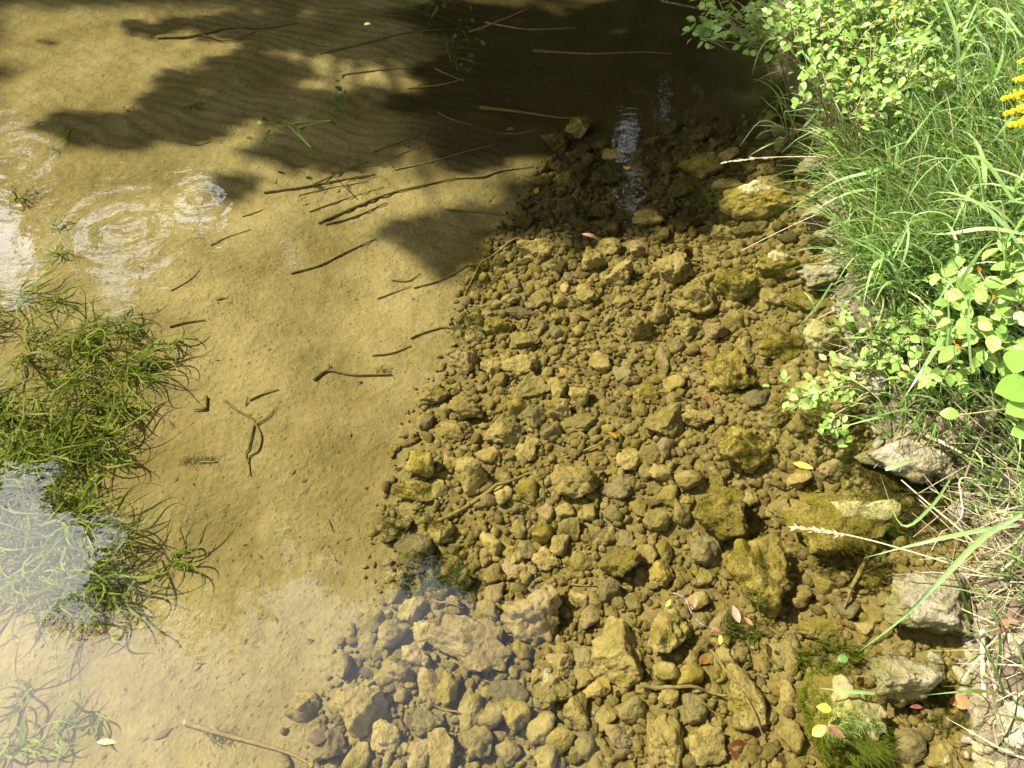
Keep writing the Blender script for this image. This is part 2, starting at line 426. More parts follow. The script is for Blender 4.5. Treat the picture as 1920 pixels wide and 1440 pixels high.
tag(bed, 'sandy stream bed running up into the grassy soil bank', 'stream bed', kind='structure')

gxw, gyw = np.linspace(-60, 40, 60), np.linspace(-40, 60, 60)
Xw, Yw = np.meshgrid(gxw, gyw); Iw = np.arange(3600).reshape(60, 60)
qw = np.stack([Iw[:-1, :-1], Iw[:-1, 1:], Iw[1:, 1:], Iw[1:, :-1]], -1).reshape(-1, 4)
water = link('water', mesh('water', np.stack([Xw.ravel(), Yw.ravel(), 0 * Xw.ravel()], 1), qw, M['water']))
tag(water, 'clear shallow stream water with faint ripples', 'water', kind='structure')

# ------------------------------------------------------------------ stones
_ico = {}
def ico(sub):
    if sub not in _ico:
        bm = bmesh.new(); bmesh.ops.create_icosphere(bm, subdivisions=sub, radius=1.0)
        bm.verts.ensure_lookup_table()
        _ico[sub] = (np.array([v.co[:] for v in bm.verts]), np.array([[v.index for v in f.verts] for f in bm.faces])); bm.free()
    return _ico[sub]

def stone_shape(seed, sub, cuts=11, rough=1.0, dmin=.58):
    V, F = ico(sub); V = V.copy(); r = np.random.default_rng(seed)
    for _ in range(cuts):
        nn = r.normal(size=3); nn /= np.linalg.norm(nn); d = r.uniform(dmin, .92)
        e = np.maximum(0, V @ nn - d); V -= np.outer(e * .92, nn)
    off = r.uniform(-50, 50, 3)
    rad = 1 + rough * (.13 * fbm(V * 1.7 + off, seed, 2) + .075 * fbm(V * 4.5 + off, seed + 5, 3))
    if sub >= 4:
        p = vnoise(V * 5 + off, seed + 9); rad -= rough * .10 * np.maximum(0, p - .35)
        rad += rough * .022 * fbm(V * 13 + off, seed + 3, 2)
    V *= rad[:, None]
    V /= np.abs(V).max(0)          # unit half-extents
    return V, F

_pa = [np.zeros((0, 6))]
placed = []                        # x, y, rx, ry, rz, z-centre
def top_at(x, y):
    z = bz(x, y)
    if len(placed) != len(_pa[0]): _pa[0] = np.array(placed)
    A = _pa[0]; q = ((x - A[:, 0]) / A[:, 2]) ** 2 + ((y - A[:, 1]) / A[:, 3]) ** 2
    k = q < .98
    if k.any(): z = max(z, float((A[k, 5] + A[k, 4] * .86 * np.sqrt(1 - q[k]) ** .7).max()))
    return z

BASES = {}
def base_mesh(k, style):
    if (k, style) not in BASES:
        V, F = stone_shape(300 + k, 3, 10 + k % 5, 1.6, .42)
        BASES[(k, style)] = mesh('stone_%d' % k, V, F, M[style])
    return BASES[(k, style)]

STYLE = {'s': 'stone_silt', 'm': 'stone_moss', 'd': 'stone_dry', 'p': 'stone_pink', 'g': 'stone_grey', 'k': 'stone_shaded'}
G_BIG, G_MID, G_SML = 'palm-sized stones of the submerged rubble', 'egg-sized stones of the submerged rubble', 'small stones of the submerged rubble'
L_BIG = 'palm-sized silt-coated tan stone lying in the submerged rubble'
L_MID = 'egg-sized silt-coated tan stone lying in the submerged rubble'
L_SML = 'walnut-sized silt-coated tan stone wedged in the submerged rubble'
RAISE = {'bright green algae-draped rock carrying yellow leaves': .035, 'big mossy boulder just breaking the surface with hanging algae': .045}
stone_count = 0
def add_stone(px, py, w, h, style='s', label=None, flat=.62, rot=0.0, lift=None, angular=None, world=None):
    global stone_count
    stone_count += 1
    if label and style == 'm': w, h = w * 1.16, h * 1.12
    elif label: w, h = w * 1.07, h * 1.07
    if world is None:
        p = at_bed(px, py, .02); k = scale_at(p); rx = w / 2 / k
        dep = math.atan2(CAM_H - p[2], p[1])
        ry = h / 2 / k / math.sqrt(math.sin(dep) ** 2 + (flat * math.cos(dep)) ** 2)
        ry = min(ry, rx * 1.6)
    else:
        p = np.array(world); rx, ry = w, h
    rz = flat * min(rx, ry) if style != 'd' else max(flat * min(rx, ry), .03)
    rz *= 1.3
    lf = ((.62 if label and style == 'm' else .36) * rz) if lift is None else lift
    if world is None: p = at_bed(px, py, lf)
    zc = bz(p[0], p[1]) + lf
    if style == 'd' and zc + rz < .035: zc = .035 - rz * .9 + .02
    if label in RAISE: zc = RAISE[label] - rz
    big = rx > .042 or label is not None
    if big:
        V, F = stone_shape(1000 + stone_count * 7, 5 if rx > .06 else 4, 12 if angular is None else angular, 1.7, .46)
        me = mesh('stone', V, F, M[STYLE[style]])
    else:
        me = base_mesh(stone_count % 18, STYLE[style])
    o = link('stone', me)
    o.location = (p[0], p[1], zc); o.scale = (rx, ry, rz)
    rr = random.Random(stone_count)
    if big: o.rotation_euler = (rr.uniform(-.12, .12), rr.uniform(-.12, .12), rot)
    else: o.rotation_euler = (rr.uniform(-.25, .25), rr.uniform(-.25, .25), rr.uniform(0, 6.28) if abs(rx - ry) < .25 * rx else rot)
    placed.append((p[0], p[1], rx, ry, rz, zc))
    if label: tag(o, label, 'stone', 'stones that stand out in the stream')
    else:
        g, lb = ((G_BIG, L_BIG) if rx > .036 else (G_MID, L_MID) if rx > .022 else (G_SML, L_SML))
        cw = {'s': 'tan', 'g': 'grey', 'p': 'pinkish', 'm': 'olive', 'd': 'pale', 'k': 'shade-darkened brown'}[style]
        tag(o, lb.replace('tan', cw), 'stone', g)
    return o

HERO = [
 (1196, 620, 64, 56, 's', 'angular pitted tan block casting a black shadow amid small rubble', .85),
 (1167, 515, 60, 52, 's', 'round porous stone standing clear just beside the shaded shallows', .8),
 (1112, 490, 64, 46, 's', 'smooth oval stone tilted next to the round porous one', .7),
 (1258, 507, 84, 56, 's', 'broad flat-topped stone with rough face by two crossed twigs', .6),
 (1313, 560, 84, 72, 's', 'large rough tan stone leaning on a mossy one', .7),
 (978, 688, 80, 50, 's', 'wide sloping stone with a dark overhung flank near the sand edge', .65),
 (1083, 795, 78, 44, 's', 'long ragged stone lying beside yellow and brown fallen leaves', .6),
 (940, 808, 82, 52, 's', 'lumpy olive stone above the brown leaf at the sand edge', .65),
 (990, 842, 46, 50, 's', 'flat pale stone with straight edges beside a brown leaf', .4),
 (793, 870, 60, 54, 'm', 'smooth olive block alone at the edge of the sand', .75),
 (882, 888, 66, 70, 's', 'tall egg-shaped boulder by the long stick', .8),
 (780, 917, 70, 40, 'm', 'low olive slab in front of the smooth olive block', .5),
 (1076, 898, 94, 72, 's', 'big crumbly tan stone just beyond the long stick', .65),
 (1007, 1147, 126, 110, 'p', 'largest pinkish boulder with a rough domed top', .75),
 (880, 1213, 158, 102, 'p', 'broad knobbly pinkish boulder with a black shadow under its edge', .6),
 (1160, 1225, 116, 134, 's', 'big wedge-shaped brown stone with a ridge down its middle', .75),
 (1247, 1190, 88, 92, 's', 'rough pale stone beneath the black and white twig', .7),
 (1163, 1057, 78, 62, 'm', 'rounded stone with a green tuft on its crest', .75),
 (845, 1287, 42, 84, 'm', 'narrow upright yellow-olive stone', .8),
 (953, 1300, 78, 56, 'g', 'flat slate-grey stone with a sharp tip', .35),
 (680, 1330, 104, 98, 's', 'large silted boulder on the sand beside the bent twig', .6),
 (740, 1263, 74, 60, 's', 'lumpy brown stone at the edge of the silty sand', .65),
 (740, 1187, 60, 54, 's', 'squarish tan stone touching two small pebbles at the sand edge', .7),
 (1033, 1293, 84, 68, 's', 'rounded brown stone beside the slate-grey pointed one', .65),
 (1083, 1337, 56, 70, 's', 'upright lumpy stone below the pale yellow leaf', .7),
 (1235, 1385, 90, 120, 's', 'large rough stone with a crumbling top near the red leaf', .65),
 (830, 1412, 58, 80, 's', 'tall tan stone with a flat face at the picture foot', .6),
 (1420, 1075, 108, 138, 'm', 'tall mossy boulder with a dark hole in its face', .75),
 (1350, 968, 100, 92, 'm', 'dark shadowed mossy rock behind the boulder with a hole', .75),
 (1580, 975, 175, 130, 'm', 'big mossy boulder just breaking the surface with hanging algae', .62),
 (1390, 838, 94, 80, 'm', 'mossy cushion-shaped rock with a furry dark flank', .75),
 (1370, 702, 90, 74, 'm', 'yellow-green furry rock near the dark red leaves', .7),
 (1387, 538, 84, 58, 'm', 'furry green-topped rock beside the leaning tan stone', .7),
 (1467, 497, 88, 48, 'm', 'dark mossy slab undercut on the bank side', .7),
 (1467, 640, 96, 62, 'm', 'brown algae-covered slab under the small leafy sprig', .55),
 (1547, 637, 74, 62, 'm', 'steep mossy block set against the grassy bank', .8),
 (1513, 566, 92, 40, 'm', 'low brown slab with an orange speck of leaf', .4),
 (1417, 382, 118, 58, 'm', 'long sunlit yellow-brown slab beside the shaded pool', .65),
 (1313, 311, 74, 46, 'm', 'dim brown stone half in the tree shade', .65),
 (1440, 346, 74, 34, 's', 'flat slab behind the long yellow-brown one', .45),
 (1400, 1305, 76, 140, 's', 'long upright stone striped with yellow-green algae', .65),
 (1323, 1397, 72, 74, 's', 'tan stone touching the curled dark red leaf', .65),
 (1555, 1345, 150, 165, 'm', 'bright green algae-draped rock carrying yellow leaves', .6),
 (1640, 1090, 66, 40, 'm', 'small brown mossy rock behind the mossy stick', .5),
]
heroes = {}
for i, (px, py, w, h, st, lb, fl) in enumerate(HERO):
    heroes[lb] = add_stone(px, py, w, h, st, lb, fl, rot=random.Random(i).uniform(-.25, .25))
DRY = [
 (1710, 845, 165, 105, 'long pale limestone slab slanting out of the water under straw', .055, .5, -.45),
 (1760, 1128, 175, 120, 'broad pale limestone rock yellowed at its foot, blades hanging over it', .06, .5, -.2),
 (1690, 1262, 140, 92, 'square-edged rock with a white bare top rimmed with moss', .03, .6, 0),
 (1640, 725, 74, 66, 'upright pale rock in the bank above the leafy sprig', .07, .8, .3),
 (1540, 508, 92, 60, 'whitish rough rock at the grass edge', .05, .7, .1),
 (1525, 312, 72, 44, 'small pale rock under the drooping seed stalk', .04, .6, 0),
 (1467, 268, 46, 24, 'little whitish rock in the shade below the grass tuft', .03, .6, 0),
 (1545, 392, 86, 56, 'pale bank rock half hidden by grass blades', .06, .6, .2),
 (1545, 440, 78, 46, 'mottled bank rock below the half hidden one', .05, .6, 0),
 (1908, 1215, 70, 70, 'greenish bank rock beside the pile of dry stems', .10, .6, 0),
 (1908, 1360, 70, 120, 'pale bank rock wet and green on its waterside', .08, .6, .1),
 (1795, 800, 90, 60, 'grey bank rock in shade behind the dry stems', .11, .7, .2),
 (1860, 790, 60, 60, 'speckled grey bank rock beside the broad leaves', .16, .7, 0),
]
for (px, py, w, h, lb, zc, fl, rot) in DRY:
    p = at(px, py, zc); k = scale_at(p); rx = w / 2 / k * 1.1; ry = h / 2 / k * 1.15; rz = max(fl * min(rx, ry), .04)
    stone_count += 1
    V, F = stone_shape(2000 + stone_count * 3, 5, 15, 1.7, .42)
    o = link('stone', mesh('stone', V, F, M['stone_dry'])); o.location = (p[0], p[1], zc - rz * .35); o.scale = (rx, ry, rz + .02); o.rotation_euler = (random.uniform(-.15, .15), random.uniform(-.15, .15), rot)
    placed.append((p[0], p[1], rx, ry, rz, zc - rz * .35)); tag(o, lb, 'rock', 'pale rocks along the bank')

PLAIN = '''1012 562 40 40|1100 555 38 46|1247 668 36 42|996 730 62 48|1045 728 46 42|1082 742 38 46|935 612 58 38|977 590 52 24|977 640 60 30|920 690 38 32
870 680 54 40|940 712 32 22|807 740 62 42|873 765 62 42|970 768 32 36|1000 775 42 44|1050 770 58 42|840 810 58 44|1038 808 32 34|918 850 40 40|825 913 32 36|940 927 38 32
990 920 42 34|1160 913 52 44|1180 866 46 38|1223 857 42 36|1250 840 36 34|1250 797 84 52|1213 880 32 30|1240 890 42 36|1260 930 38 42|777 1027 62 62|827 1000 48 44
960 1040 46 36|967 1070 48 36|927 1077 38 38|923 1020 42 52|977 993 34 40|1013 1003 42 44|983 1027 36 44|1020 1050 52 38|860 1090 44 42|923 1113 38 38|913 1147 46 34
773 1140 52 48|740 1113 42 36|700 1167 48 44|693 1210 36 46|715 1220 30 40|793 1190 52 48|783 1233 58 44|803 1280 46 72|880 1333 54 68|923 1343 50 50|963 1343 54 54
803 1353 54 50|717 1377 62 56|667 1420 44 62|790 1417 40 56|897 1393 62 54|953 1413 40 44|1010 1367 52 64|1053 1390 50 54|1100 1397 44 46|1133 1350 44 44|1182 1330 48 48
1157 1373 44 46|1100 1267 52 36|1120 1297 54 40|1050 1243 60 58|982 1220 36 36|1097 1240 46 40|1090 1123 32 42|1120 1127 32 40|1148 1107 44 46|1093 1050 40 40
1050 1023 32 38|1073 990 42 40|1243 1077 48 46|1173 1017 36 38|1213 1043 36 38|1245 1037 30 42|1103 1160 44 38|1363 1237 42 40|1457 1225 48 50|1490 1240 42 54|1540 1190 84 52
1320 1040 64 56|1320 1080 34 36|1370 350 62 28|1047 270 54 38|1090 287 32 32|1070 343 46 40|1083 240 46 32|1203 320 54 34|1133 333 62 34|1010 470 72 34|1147 463 58 34|1200 467 46 32
1030 1180 30 36|1275 960 44 38|1230 975 40 40|1200 950 36 34|1150 960 38 36|1110 960 34 30|1060 955 36 34|1020 960 34 36|1290 900 44 40|1340 890 40 36|1300 780 60 40|1210 740 44 36
1170 700 40 34|1130 680 46 34|1290 620 48 36|1340 620 44 34|1260 720 40 36|1440 560 50 34|1250 1260 48 44|1290 1270 50 50|1300 1330 46 50|1260 1310 40 40|1210 1290 36 30|1350 1170 44 40
1480 1310 40 56|1480 1380 46 50|1500 1120 40 40|1545 1095 44 36|1590 1140 50 40|1500 900 44 36|1470 950 50 44|1560 880 48 34|1620 1180 40 34|1450 780 52 40|1500 800 46 36|1640 1390 60 60
1700 1400 56 60|1760 1420 60 50|1150 290 40 28|1230 270 44 26|1260 240 40 24|1280 360 54 30|1220 410 60 34|1290 420 54 30|1120 400 50 30|1060 390 46 28|1350 440 52 28|1400 440 48 28
1180 240 40 24|1320 250 44 26|1370 290 40 26|860 1180 40 34|850 1140 38 34|640 1250 44 38|570 1325 60 56|620 1400 56 50|1030 1420 46 44|1120 1430 44 40|690 1290 40 30'''
for q in PLAIN.replace('\n', '|').split('|'):
    px, py, w, h = map(int, q.split())
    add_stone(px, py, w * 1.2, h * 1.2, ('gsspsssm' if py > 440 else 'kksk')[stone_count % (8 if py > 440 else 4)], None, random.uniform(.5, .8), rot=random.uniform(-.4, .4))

# more stones of the same bed between them
def zone_ok(x, y):
    d = x - float(xs(y)); e = float(xw(y)) - x
    return d > 0 and e > .015
def in_view(x, y, z, pad=30):
    dep = y * math.cos(PITCH) + (CAM_H - z) * math.sin(PITCH)
    if dep < .1: return False
    px = 960 + FPX * x / dep; py = 720 - FPX * (y * math.sin(PITCH) - (CAM_H - z) * math.cos(PITCH)) / dep
    return -pad < px < 1920 + pad and -pad < py < 1440 + pad
tries = 0
while stone_count < 300 and tries < 30000:
    tries += 1
    y = rng.uniform(.25, 3.05); x = rng.uniform(-.6, 1.6)
    if not zone_ok(x, y) or not in_view(x, y, -.1, 0): continue
    r = rng.uniform(.02, .036) * (1 + .15 * y)
    if any(math.hypot(x - a, y - b_) < .85 * (r + (c_ + d_) / 2) for a, b_, c_, d_, *_ in placed): continue
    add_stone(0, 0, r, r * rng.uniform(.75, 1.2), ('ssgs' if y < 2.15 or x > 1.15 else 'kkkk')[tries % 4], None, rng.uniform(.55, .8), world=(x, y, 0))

# the small stuff: thousands of pebbles, nobody could count them
GV, GF, GC, nv = [], [], [], 0
small = [stone_shape(50 + k, 1, 6, 1.0, .5) for k in range(10)] ; mid = [stone_shape(80 + k, 2, 9, 1.3, .5) for k in range(10)]
pl = np.array([p[:4] for p in placed])
def rotm(a, b_, c_):
    return np.array(Matrix.Rotation(a, 3, 'Z') @ Matrix.Rotation(b_, 3, 'X') @ Matrix.Rotation(c_, 3, 'Y'))
cnt = 0
for _ in range(42000):
    y = rng.uniform(.2, 4.4); x = rng.uniform(-.9, 1.75)
    d = x - float(xs(y)); e = float(xw(y)) - x
    if e < -.04 or d < -.16: continue
    if d < .08 and rng.random() > max(0, d + .07) / .15 * .8: continue
    if y > 2.75 and rng.random() < (y - 2.7) * 2.2: continue
    if not in_view(x, y, -.1): continue
    r = (.0045 + .017 * rng.random() ** 2.6) * (1 + .10 * y)
    if np.any(np.hypot(x - pl[:, 0], y - pl[:, 1]) < .62 * np.minimum(pl[:, 2], pl[:, 3])): continue
    V, F = (mid if r > .011 else small)[int(rng.integers(10))]
    V = (V * np.array([r * rng.uniform(.8, 1.45), r * rng.uniform(.65, 1.05), r * rng.uniform(.55, .95)])) @ rotm(rng.uniform(0, 6.28), rng.normal(0, .3), rng.normal(0, .3)).T
    V = V + np.array([x, y, bz(x, y) + r * .02 + .005 * rng.random()])
    GC.append(np.tile(rng.uniform(.68, 1.2) * (1 - .6 * float(sstep(2.1, 2.5, y)) * float(sstep(1.3, 1.0, x))) * np.array([1, rng.uniform(.96, 1.03), rng.uniform(.85, 1.1)]), (len(V), 1))); GV.append(V); GF.append(F + nv); nv += len(V); cnt += 1  # pebbles in the far pool painted darker for the tree shade
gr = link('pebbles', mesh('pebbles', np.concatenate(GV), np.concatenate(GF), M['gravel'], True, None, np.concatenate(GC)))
tag(gr, 'loose silt-coated pebbles filling the gaps between the stones', 'pebbles', kind='stuff')

# ------------------------------------------------------------------ algae on the stones and on the bed
def fuzz(count, area, length, tone, spread=.5, flow=(.35, -.15), seg=2, width=.0022, surf=None, wob=.6):
    """thin upright threads; area() gives a root and an outward direction"""
    mg = Merge()
    for i in range(count):
        p, nrm = area()
        L = length * random.uniform(.4, 1.2)
        d = np.array(nrm) + np.array([random.gauss(0, spread), random.gauss(0, spread), random.gauss(0, spread * .5)]); d /= np.linalg.norm(d) + 1e-6
        side = np.cross(d, [random.gauss(0, 1), random.gauss(0, 1), random.gauss(0, 1)]); side /= np.linalg.norm(side) + 1e-6
        V = []; q = np.array(p, float)
        for k in range(seg + 1):
            w = width * (1 - .75 * k / seg)
            V += [q - side * w * .5, q + side * w * .5]
            d = d + np.array([flow[0], flow[1], -.15]) * wob; d /= np.linalg.norm(d)
            q = q + d * L / seg
            if q[2] > -.003 and p[2] < -.003: q[2] = -.003
        F = [(2 * k, 2 * k + 1, 2 * k + 3, 2 * k + 2) for k in range(seg)]
        t = np.array(tone) * random.uniform(.55, 1.35)
        mg.add(V, F, tuple(t))
    return mg

def stone_algae(label, count, length, tone=(.13, .135, .02), zcap=-.02, width=.0022, lo=-.2):
    o = heroes[label]; V = np.array([v.co[:] for v in o.data.vertices]); N = np.array([v.normal[:] for v in o.data.vertices])
    S = np.array(o.scale)
    mt = Matrix.LocRotScale(o.location, o.rotation_euler, None)
    mt = np.array(mt)
    ok = np.where(V[:, 2] > lo)[0]
    # the algae grows in patches
    pt = vnoise(V[ok] * 2.2 + 3, stone_count); ok = ok[pt > .0]
    def area():
        i = int(random.choice(ok)); p = mt[:3, :3] @ (V[i] * S) + mt[:3, 3]; nn = mt[:3, :3] @ (N[i] / S); return p, nn / np.linalg.norm(nn)
    mg = fuzz(int(count * .8), area, length * .62, tone, .8, width=width * .8, wob=1.0)
    a = link('algae', mg.build('algae', M['algae']), o)
    a.matrix_parent_inverse = (Matrix.LocRotScale(o.location, o.rotation_euler, o.scale)).inverted()
    tag(a, 'green threads of algae covering the rock')
for lb, c_, L, tn in [
    ('tall mossy boulder with a dark hole in its face', 1800, .013, (.16, .15, .03)),
    ('dark shadowed mossy rock behind the boulder with a hole', 1300, .016, (.15, .15, .025)),
    ('big mossy boulder just breaking the surface with hanging algae', 1700, .022, (.25, .25, .06)),
    ('mossy cushion-shaped rock with a furry dark flank', 1600, .018, (.16, .155, .02)),
    ('yellow-green furry rock near the dark red leaves', 1500, .016, (.19, .17, .03)),
    ('furry green-topped rock beside the leaning tan stone', 1100, .018, (.14, .15, .02)),
    ('dark mossy slab undercut on the bank side', 700, .012, (.17, .15, .02)),
    ('brown algae-covered slab under the small leafy sprig', 1400, .014, (.18, .155, .035)),
    ('steep mossy block set against the grassy bank', 1100, .012, (.17, .15, .03)),
    ('low brown slab with an orange speck of leaf', 900, .014, (.17, .14, .035)),
    ('long sunlit yellow-brown slab beside the shaded pool', 400, .008, (.18, .16, .03)),
    ('bright green algae-draped rock carrying yellow leaves', 4200, .034, (.17, .23, .03)),
    ('long upright stone striped with yellow-green algae', 500, .012, (.15, .15, .02)),
    ('rounded stone with a green tuft on its crest', 250, .012, (.13, .15, .02)),
    ('small brown mossy rock behind the mossy stick', 600, .013, (.17, .15, .03)),
    ('smooth olive block alone at the edge of the sand', 300, .008, (.17, .15, .03)),
    ('low olive slab in front of the smooth olive block', 400, .014, (.15, .13, .03))]:
    stone_algae(lb, c_, L, tn)

ALGAE = [
 (905, 525, 50, 34, 1100, .030, (.15, .155, .04), 'olive algae cloud beside the curved sunken stem'),
 (875, 615, 34, 24, 600, .026, (.14, .15, .035), 'olive algae tuft at the foot of the sunken stem'),
 (1090, 245, 46, 26, 700, .022, (.14, .14, .035), 'dim yellowish algae mat where sand meets shade'),
 (1010, 330, 50, 24, 700, .022, (.13, .13, .03), 'brown algae mat at the end of the long sunken stick'),
 (910, 440, 34, 14, 300, .02, (.14, .14, .035), 'thin olive algae wisp beside the shaded sand'),
 (815, 1085, 80, 42, 1500, .034, (.09, .125, .03), 'dark green algae bed among bluish stones'),
 (845, 1040, 34, 18, 500, .024, (.17, .17, .02), 'yellow-green algae patch behind the dark green bed'),
 (735, 985, 30, 40, 500, .022, (.17, .16, .03), 'olive algae fringe where stones meet sand'),
 (1720, 955, 130, 70, 3600, .034, (.095, .088, .02), 'brownish algae carpet below the long limestone slab'),
 (1545, 1240, 60, 30, 1100, .034, (.15, .19, .03), 'bright algae trailing behind the green draped rock'),
 (1385, 1180, 38, 40, 1000, .028, (.12, .17, .025), 'green algae clump holding curled leaves'),
 (1600, 1410, 60, 40, 1200, .045, (.14, .19, .03), 'long green algae hair streaming off the draped rock'),
 (1600, 1070, 80, 30, 1300, .026, (.10, .095, .02), 'dark algae film between the mossy boulder and the mossy stick'),
 (1620, 890, 60, 30, 1200, .028, (.10, .09, .02), 'dark algae film at the foot of the long limestone slab'),
 (1780, 1330, 60, 50, 1500, .03, (.11, .105, .02), 'brown algae film around the orange-red leaf'),
 (820, 995, 20, 10, 160, .02, (.16, .15, .03), 'small olive algae tuft by the stick end'),
 (720, 695, 22, 7, 160, .014, (.14, .14, .03), 'algae fuzz on the end of the forked stick'),
 (355, 865, 26, 10, 220, .014, (.12, .12, .03), 'dark algae fuzz on bare sand near the weed'),
 (390, 862, 20, 10, 160, .014, (.13, .13, .03), 'second dark algae fuzz beside a pale twig'),
 (1560, 790, 70, 30, 1100, .026, (.15, .15, .025), 'yellowish algae under the small leafy sprig'),
 (420, 1380, 36, 18, 220, .016, (.13, .125, .05), 'pale algae fuzz on the twig in the silty shallows'),
]
for (px, py, rx, ry, c_, L, tn, lb) in ALGAE:
    def area(px=px, py=py, rx=rx, ry=ry):
        while True:
            a, b_ = random.gauss(0, .5), random.gauss(0, .5)
            if a * a + b_ * b_ < 1.2: break
        p = at_bed(px + a * rx, py + b_ * ry); p[2] = min(top_at(p[0], p[1]) - .002, -.006); return p, (0, 0, .7)
    o = link('algae_patch', fuzz(c_, area, L, tn, .6, width=.0021).build('algae_patch', M['algae']))
    tag(o, lb, 'algae', 'algae on the stream bed', kind='stuff')

# ------------------------------------------------------------------ water weed
def weed_blades(mg, base, nb, L, width=.0058, tone=(.135, .215, .03)):
    flow = random.gauss(-.6, .9)
    for _ in range(nb):
        az0 = flow + random.gauss(0, .95); ll = L * random.uniform(.6, 1.35); w = width * random.uniform(.6, 1.2); sg = 12
        am, ph, fq, dz = random.uniform(.3, 1.1), random.uniform(0, 6.28), random.uniform(.5, 1.1), random.uniform(.15, .9)
        p = base + np.array([random.gauss(0, .012), random.gauss(0, .012), -.003]); el = random.uniform(.3, 1.2); V = []; roll = random.uniform(-1.2, 1.2)
        for i in range(sg + 1):
            t = i / sg; az = az0 + am * math.sin(6.28 * fq * t + ph) - am * math.sin(ph); e_ = el * (1 - t * (1 + dz))
            ww = w * .5 * min(1, .5 + t * 4, (1 - t) * 2.2 + .05); ro = roll * math.sin(t * 5 + ph)
            side = np.array([-math.sin(az) * math.cos(ro), math.cos(az) * math.cos(ro), math.sin(ro)])
            V += [p - side * ww, p + side * ww]
            p = p + np.array([math.cos(az) * math.cos(e_), math.sin(az) * math.cos(e_), math.sin(e_)]) * ll / sg
            p[2] = min(max(p[2], base[2] + .006), -.02)
        F = [(2 * i, 2 * i + 1, 2 * i + 3, 2 * i + 2) for i in range(sg)]
        t = np.array(tone) * random.uniform(.4, 1.5) * np.array([random.uniform(.85, 1.35), 1, random.uniform(.8, 1.2)])
        mg.add(V, F, tuple(t))
from itertools import cycle
WEED_POLY = [(15, 560), (90, 540), (170, 560), (215, 600), (265, 640), (270, 700), (235, 750), (215, 820), (200, 880), (150, 930), (210, 970), (250, 1010), (240, 1080), (190, 1130), (90, 1120), (-60, 1120), (-80, 560)]
def in_poly(x, y, P):
    c = False
    for (x1, y1), (x2, y2) in zip(P, P[1:] + P[:1]):
        if (y1 > y) != (y2 > y) and x < (x2 - x1) * (y - y1) / (y2 - y1) + x1: c = not c
    return c
mg = Merge(); k = 0
while k < 95:
    px, py = random.uniform(-80, 280), random.uniform(540, 1140)
    if not in_poly(px, py, WEED_POLY): continue
    if 850 < py < 930 and px > 60 and random.random() < .6: continue
    k += 1; weed_blades(mg, at_bed(px, py), random.randint(12, 20), random.uniform(.14, .28))
tag(link('water_weed', mg.build('water_weed', M['weed'])), 'dense bed of ribbon-leaved green water weed', 'water weed', kind='stuff')
TUFTS = [
 (330, 640, 9, .14, 'sparse ribbon-weed tuft under the short dark twig'), (275, 615, 10, .13, 'ribbon-weed tuft at the upper rim of the weed bed'),
 (300, 672, 10, .12, 'ribbon-weed tuft beside a square of sky reflection'), (262, 665, 12, .13, None), (225, 850, 12, .15, 'ribbon-weed tuft with star-like blades below the bed'),
 (245, 772, 10, .14, None), (320, 1048, 16, .17, 'dark arching ribbon-weed tuft at the tip of the weed bed'), (215, 1015, 13, .15, None), (240, 1160, 8, .15, 'drowned ribbon-weed tuft in the grey reflection'),
 (185, 1345, 10, .10, 'small dark ribbon-weed tuft on pale silt'), (110, 1355, 9, .16, None), (35, 1325, 12, .15, 'bluish ribbon-weed tuft in deep shallows'), (20, 1400, 14, .17, None), (55, 1300, 8, .15, None),
 (130, 945, 12, .13, None), (120, 268, 9, .16, 'lone grassy tuft out in the stream near sky glare'), (105, 280, 6, .14, None), (38, 372, 12, .20, 'leafy tuft beside the glare patch'), (100, 425, 9, .18, 'spidery tuft on bare sand by the ring ripples'),
 (110, 476, 9, .18, 'flat spreading tuft between glare and weed bed'), (360, 205, 12, .22, 'green tuft in the band of tree shade'), (238, 208, 6, .14, None)]
for (px, py, nb, L, lb) in TUFTS:
    mg = Merge(); weed_blades(mg, at_bed(px, py), nb, L * (.62 if py < 520 else 1), .0065)
    o = link('water_weed_tuft', mg.build('water_weed_tuft', M['weed']))
    tag(o, lb or 'ordinary ribbon-weed tuft on the fringe of the weed bed', 'water weed', 'ribbon-weed tufts')

# leafy cress trailing in the shaded water
def leaf_mesh(name, mat, L=1.0, W=.6, fold=.18, droop=.18, tip=1.25, seg=6, wave=0):
    V = []; F = []
    for i in range(seg + 1):
        t = i / seg; w = W * .5 * (math.sin(math.pi * t ** (1 / tip)) ** .8 if 0 < t < 1 else 0.012)
        z = -droop * t * t * L; x = L * t; wv = wave * math.sin(i * 2.1)
        V += [(x, -w * L, z + fold * w * L + wv), (x, 0, z), (x, w * L, z + fold * w * L - wv)]
    for i in range(seg):
        a = 3 * i
        F += [(a, a + 1, a + 4, a + 3), (a + 1, a + 2, a + 5, a + 4)]
    return mesh(name, V, F, mat)
CRESS = [(860, 70, 70, 45, 34, 'bright green cress clump trailing in dark water'), (800, 8, 60, 22, 22, 'cress sprig at the top of the shaded water'), (875, 120, 34, 18, 14, 'small dim cress sprig trailing below the bright clump'),
         (642, 172, 26, 34, 14, 'thin green sprig in the tree shade'), (540, 232, 80, 36, 26, 'hazy green sprigs at the edge of shade and sand')]
cress_leaf = [leaf_mesh('leaf', M['leaf_green'], 1, .62), leaf_mesh('leaf', M['leaf_green'], 1, .4)]
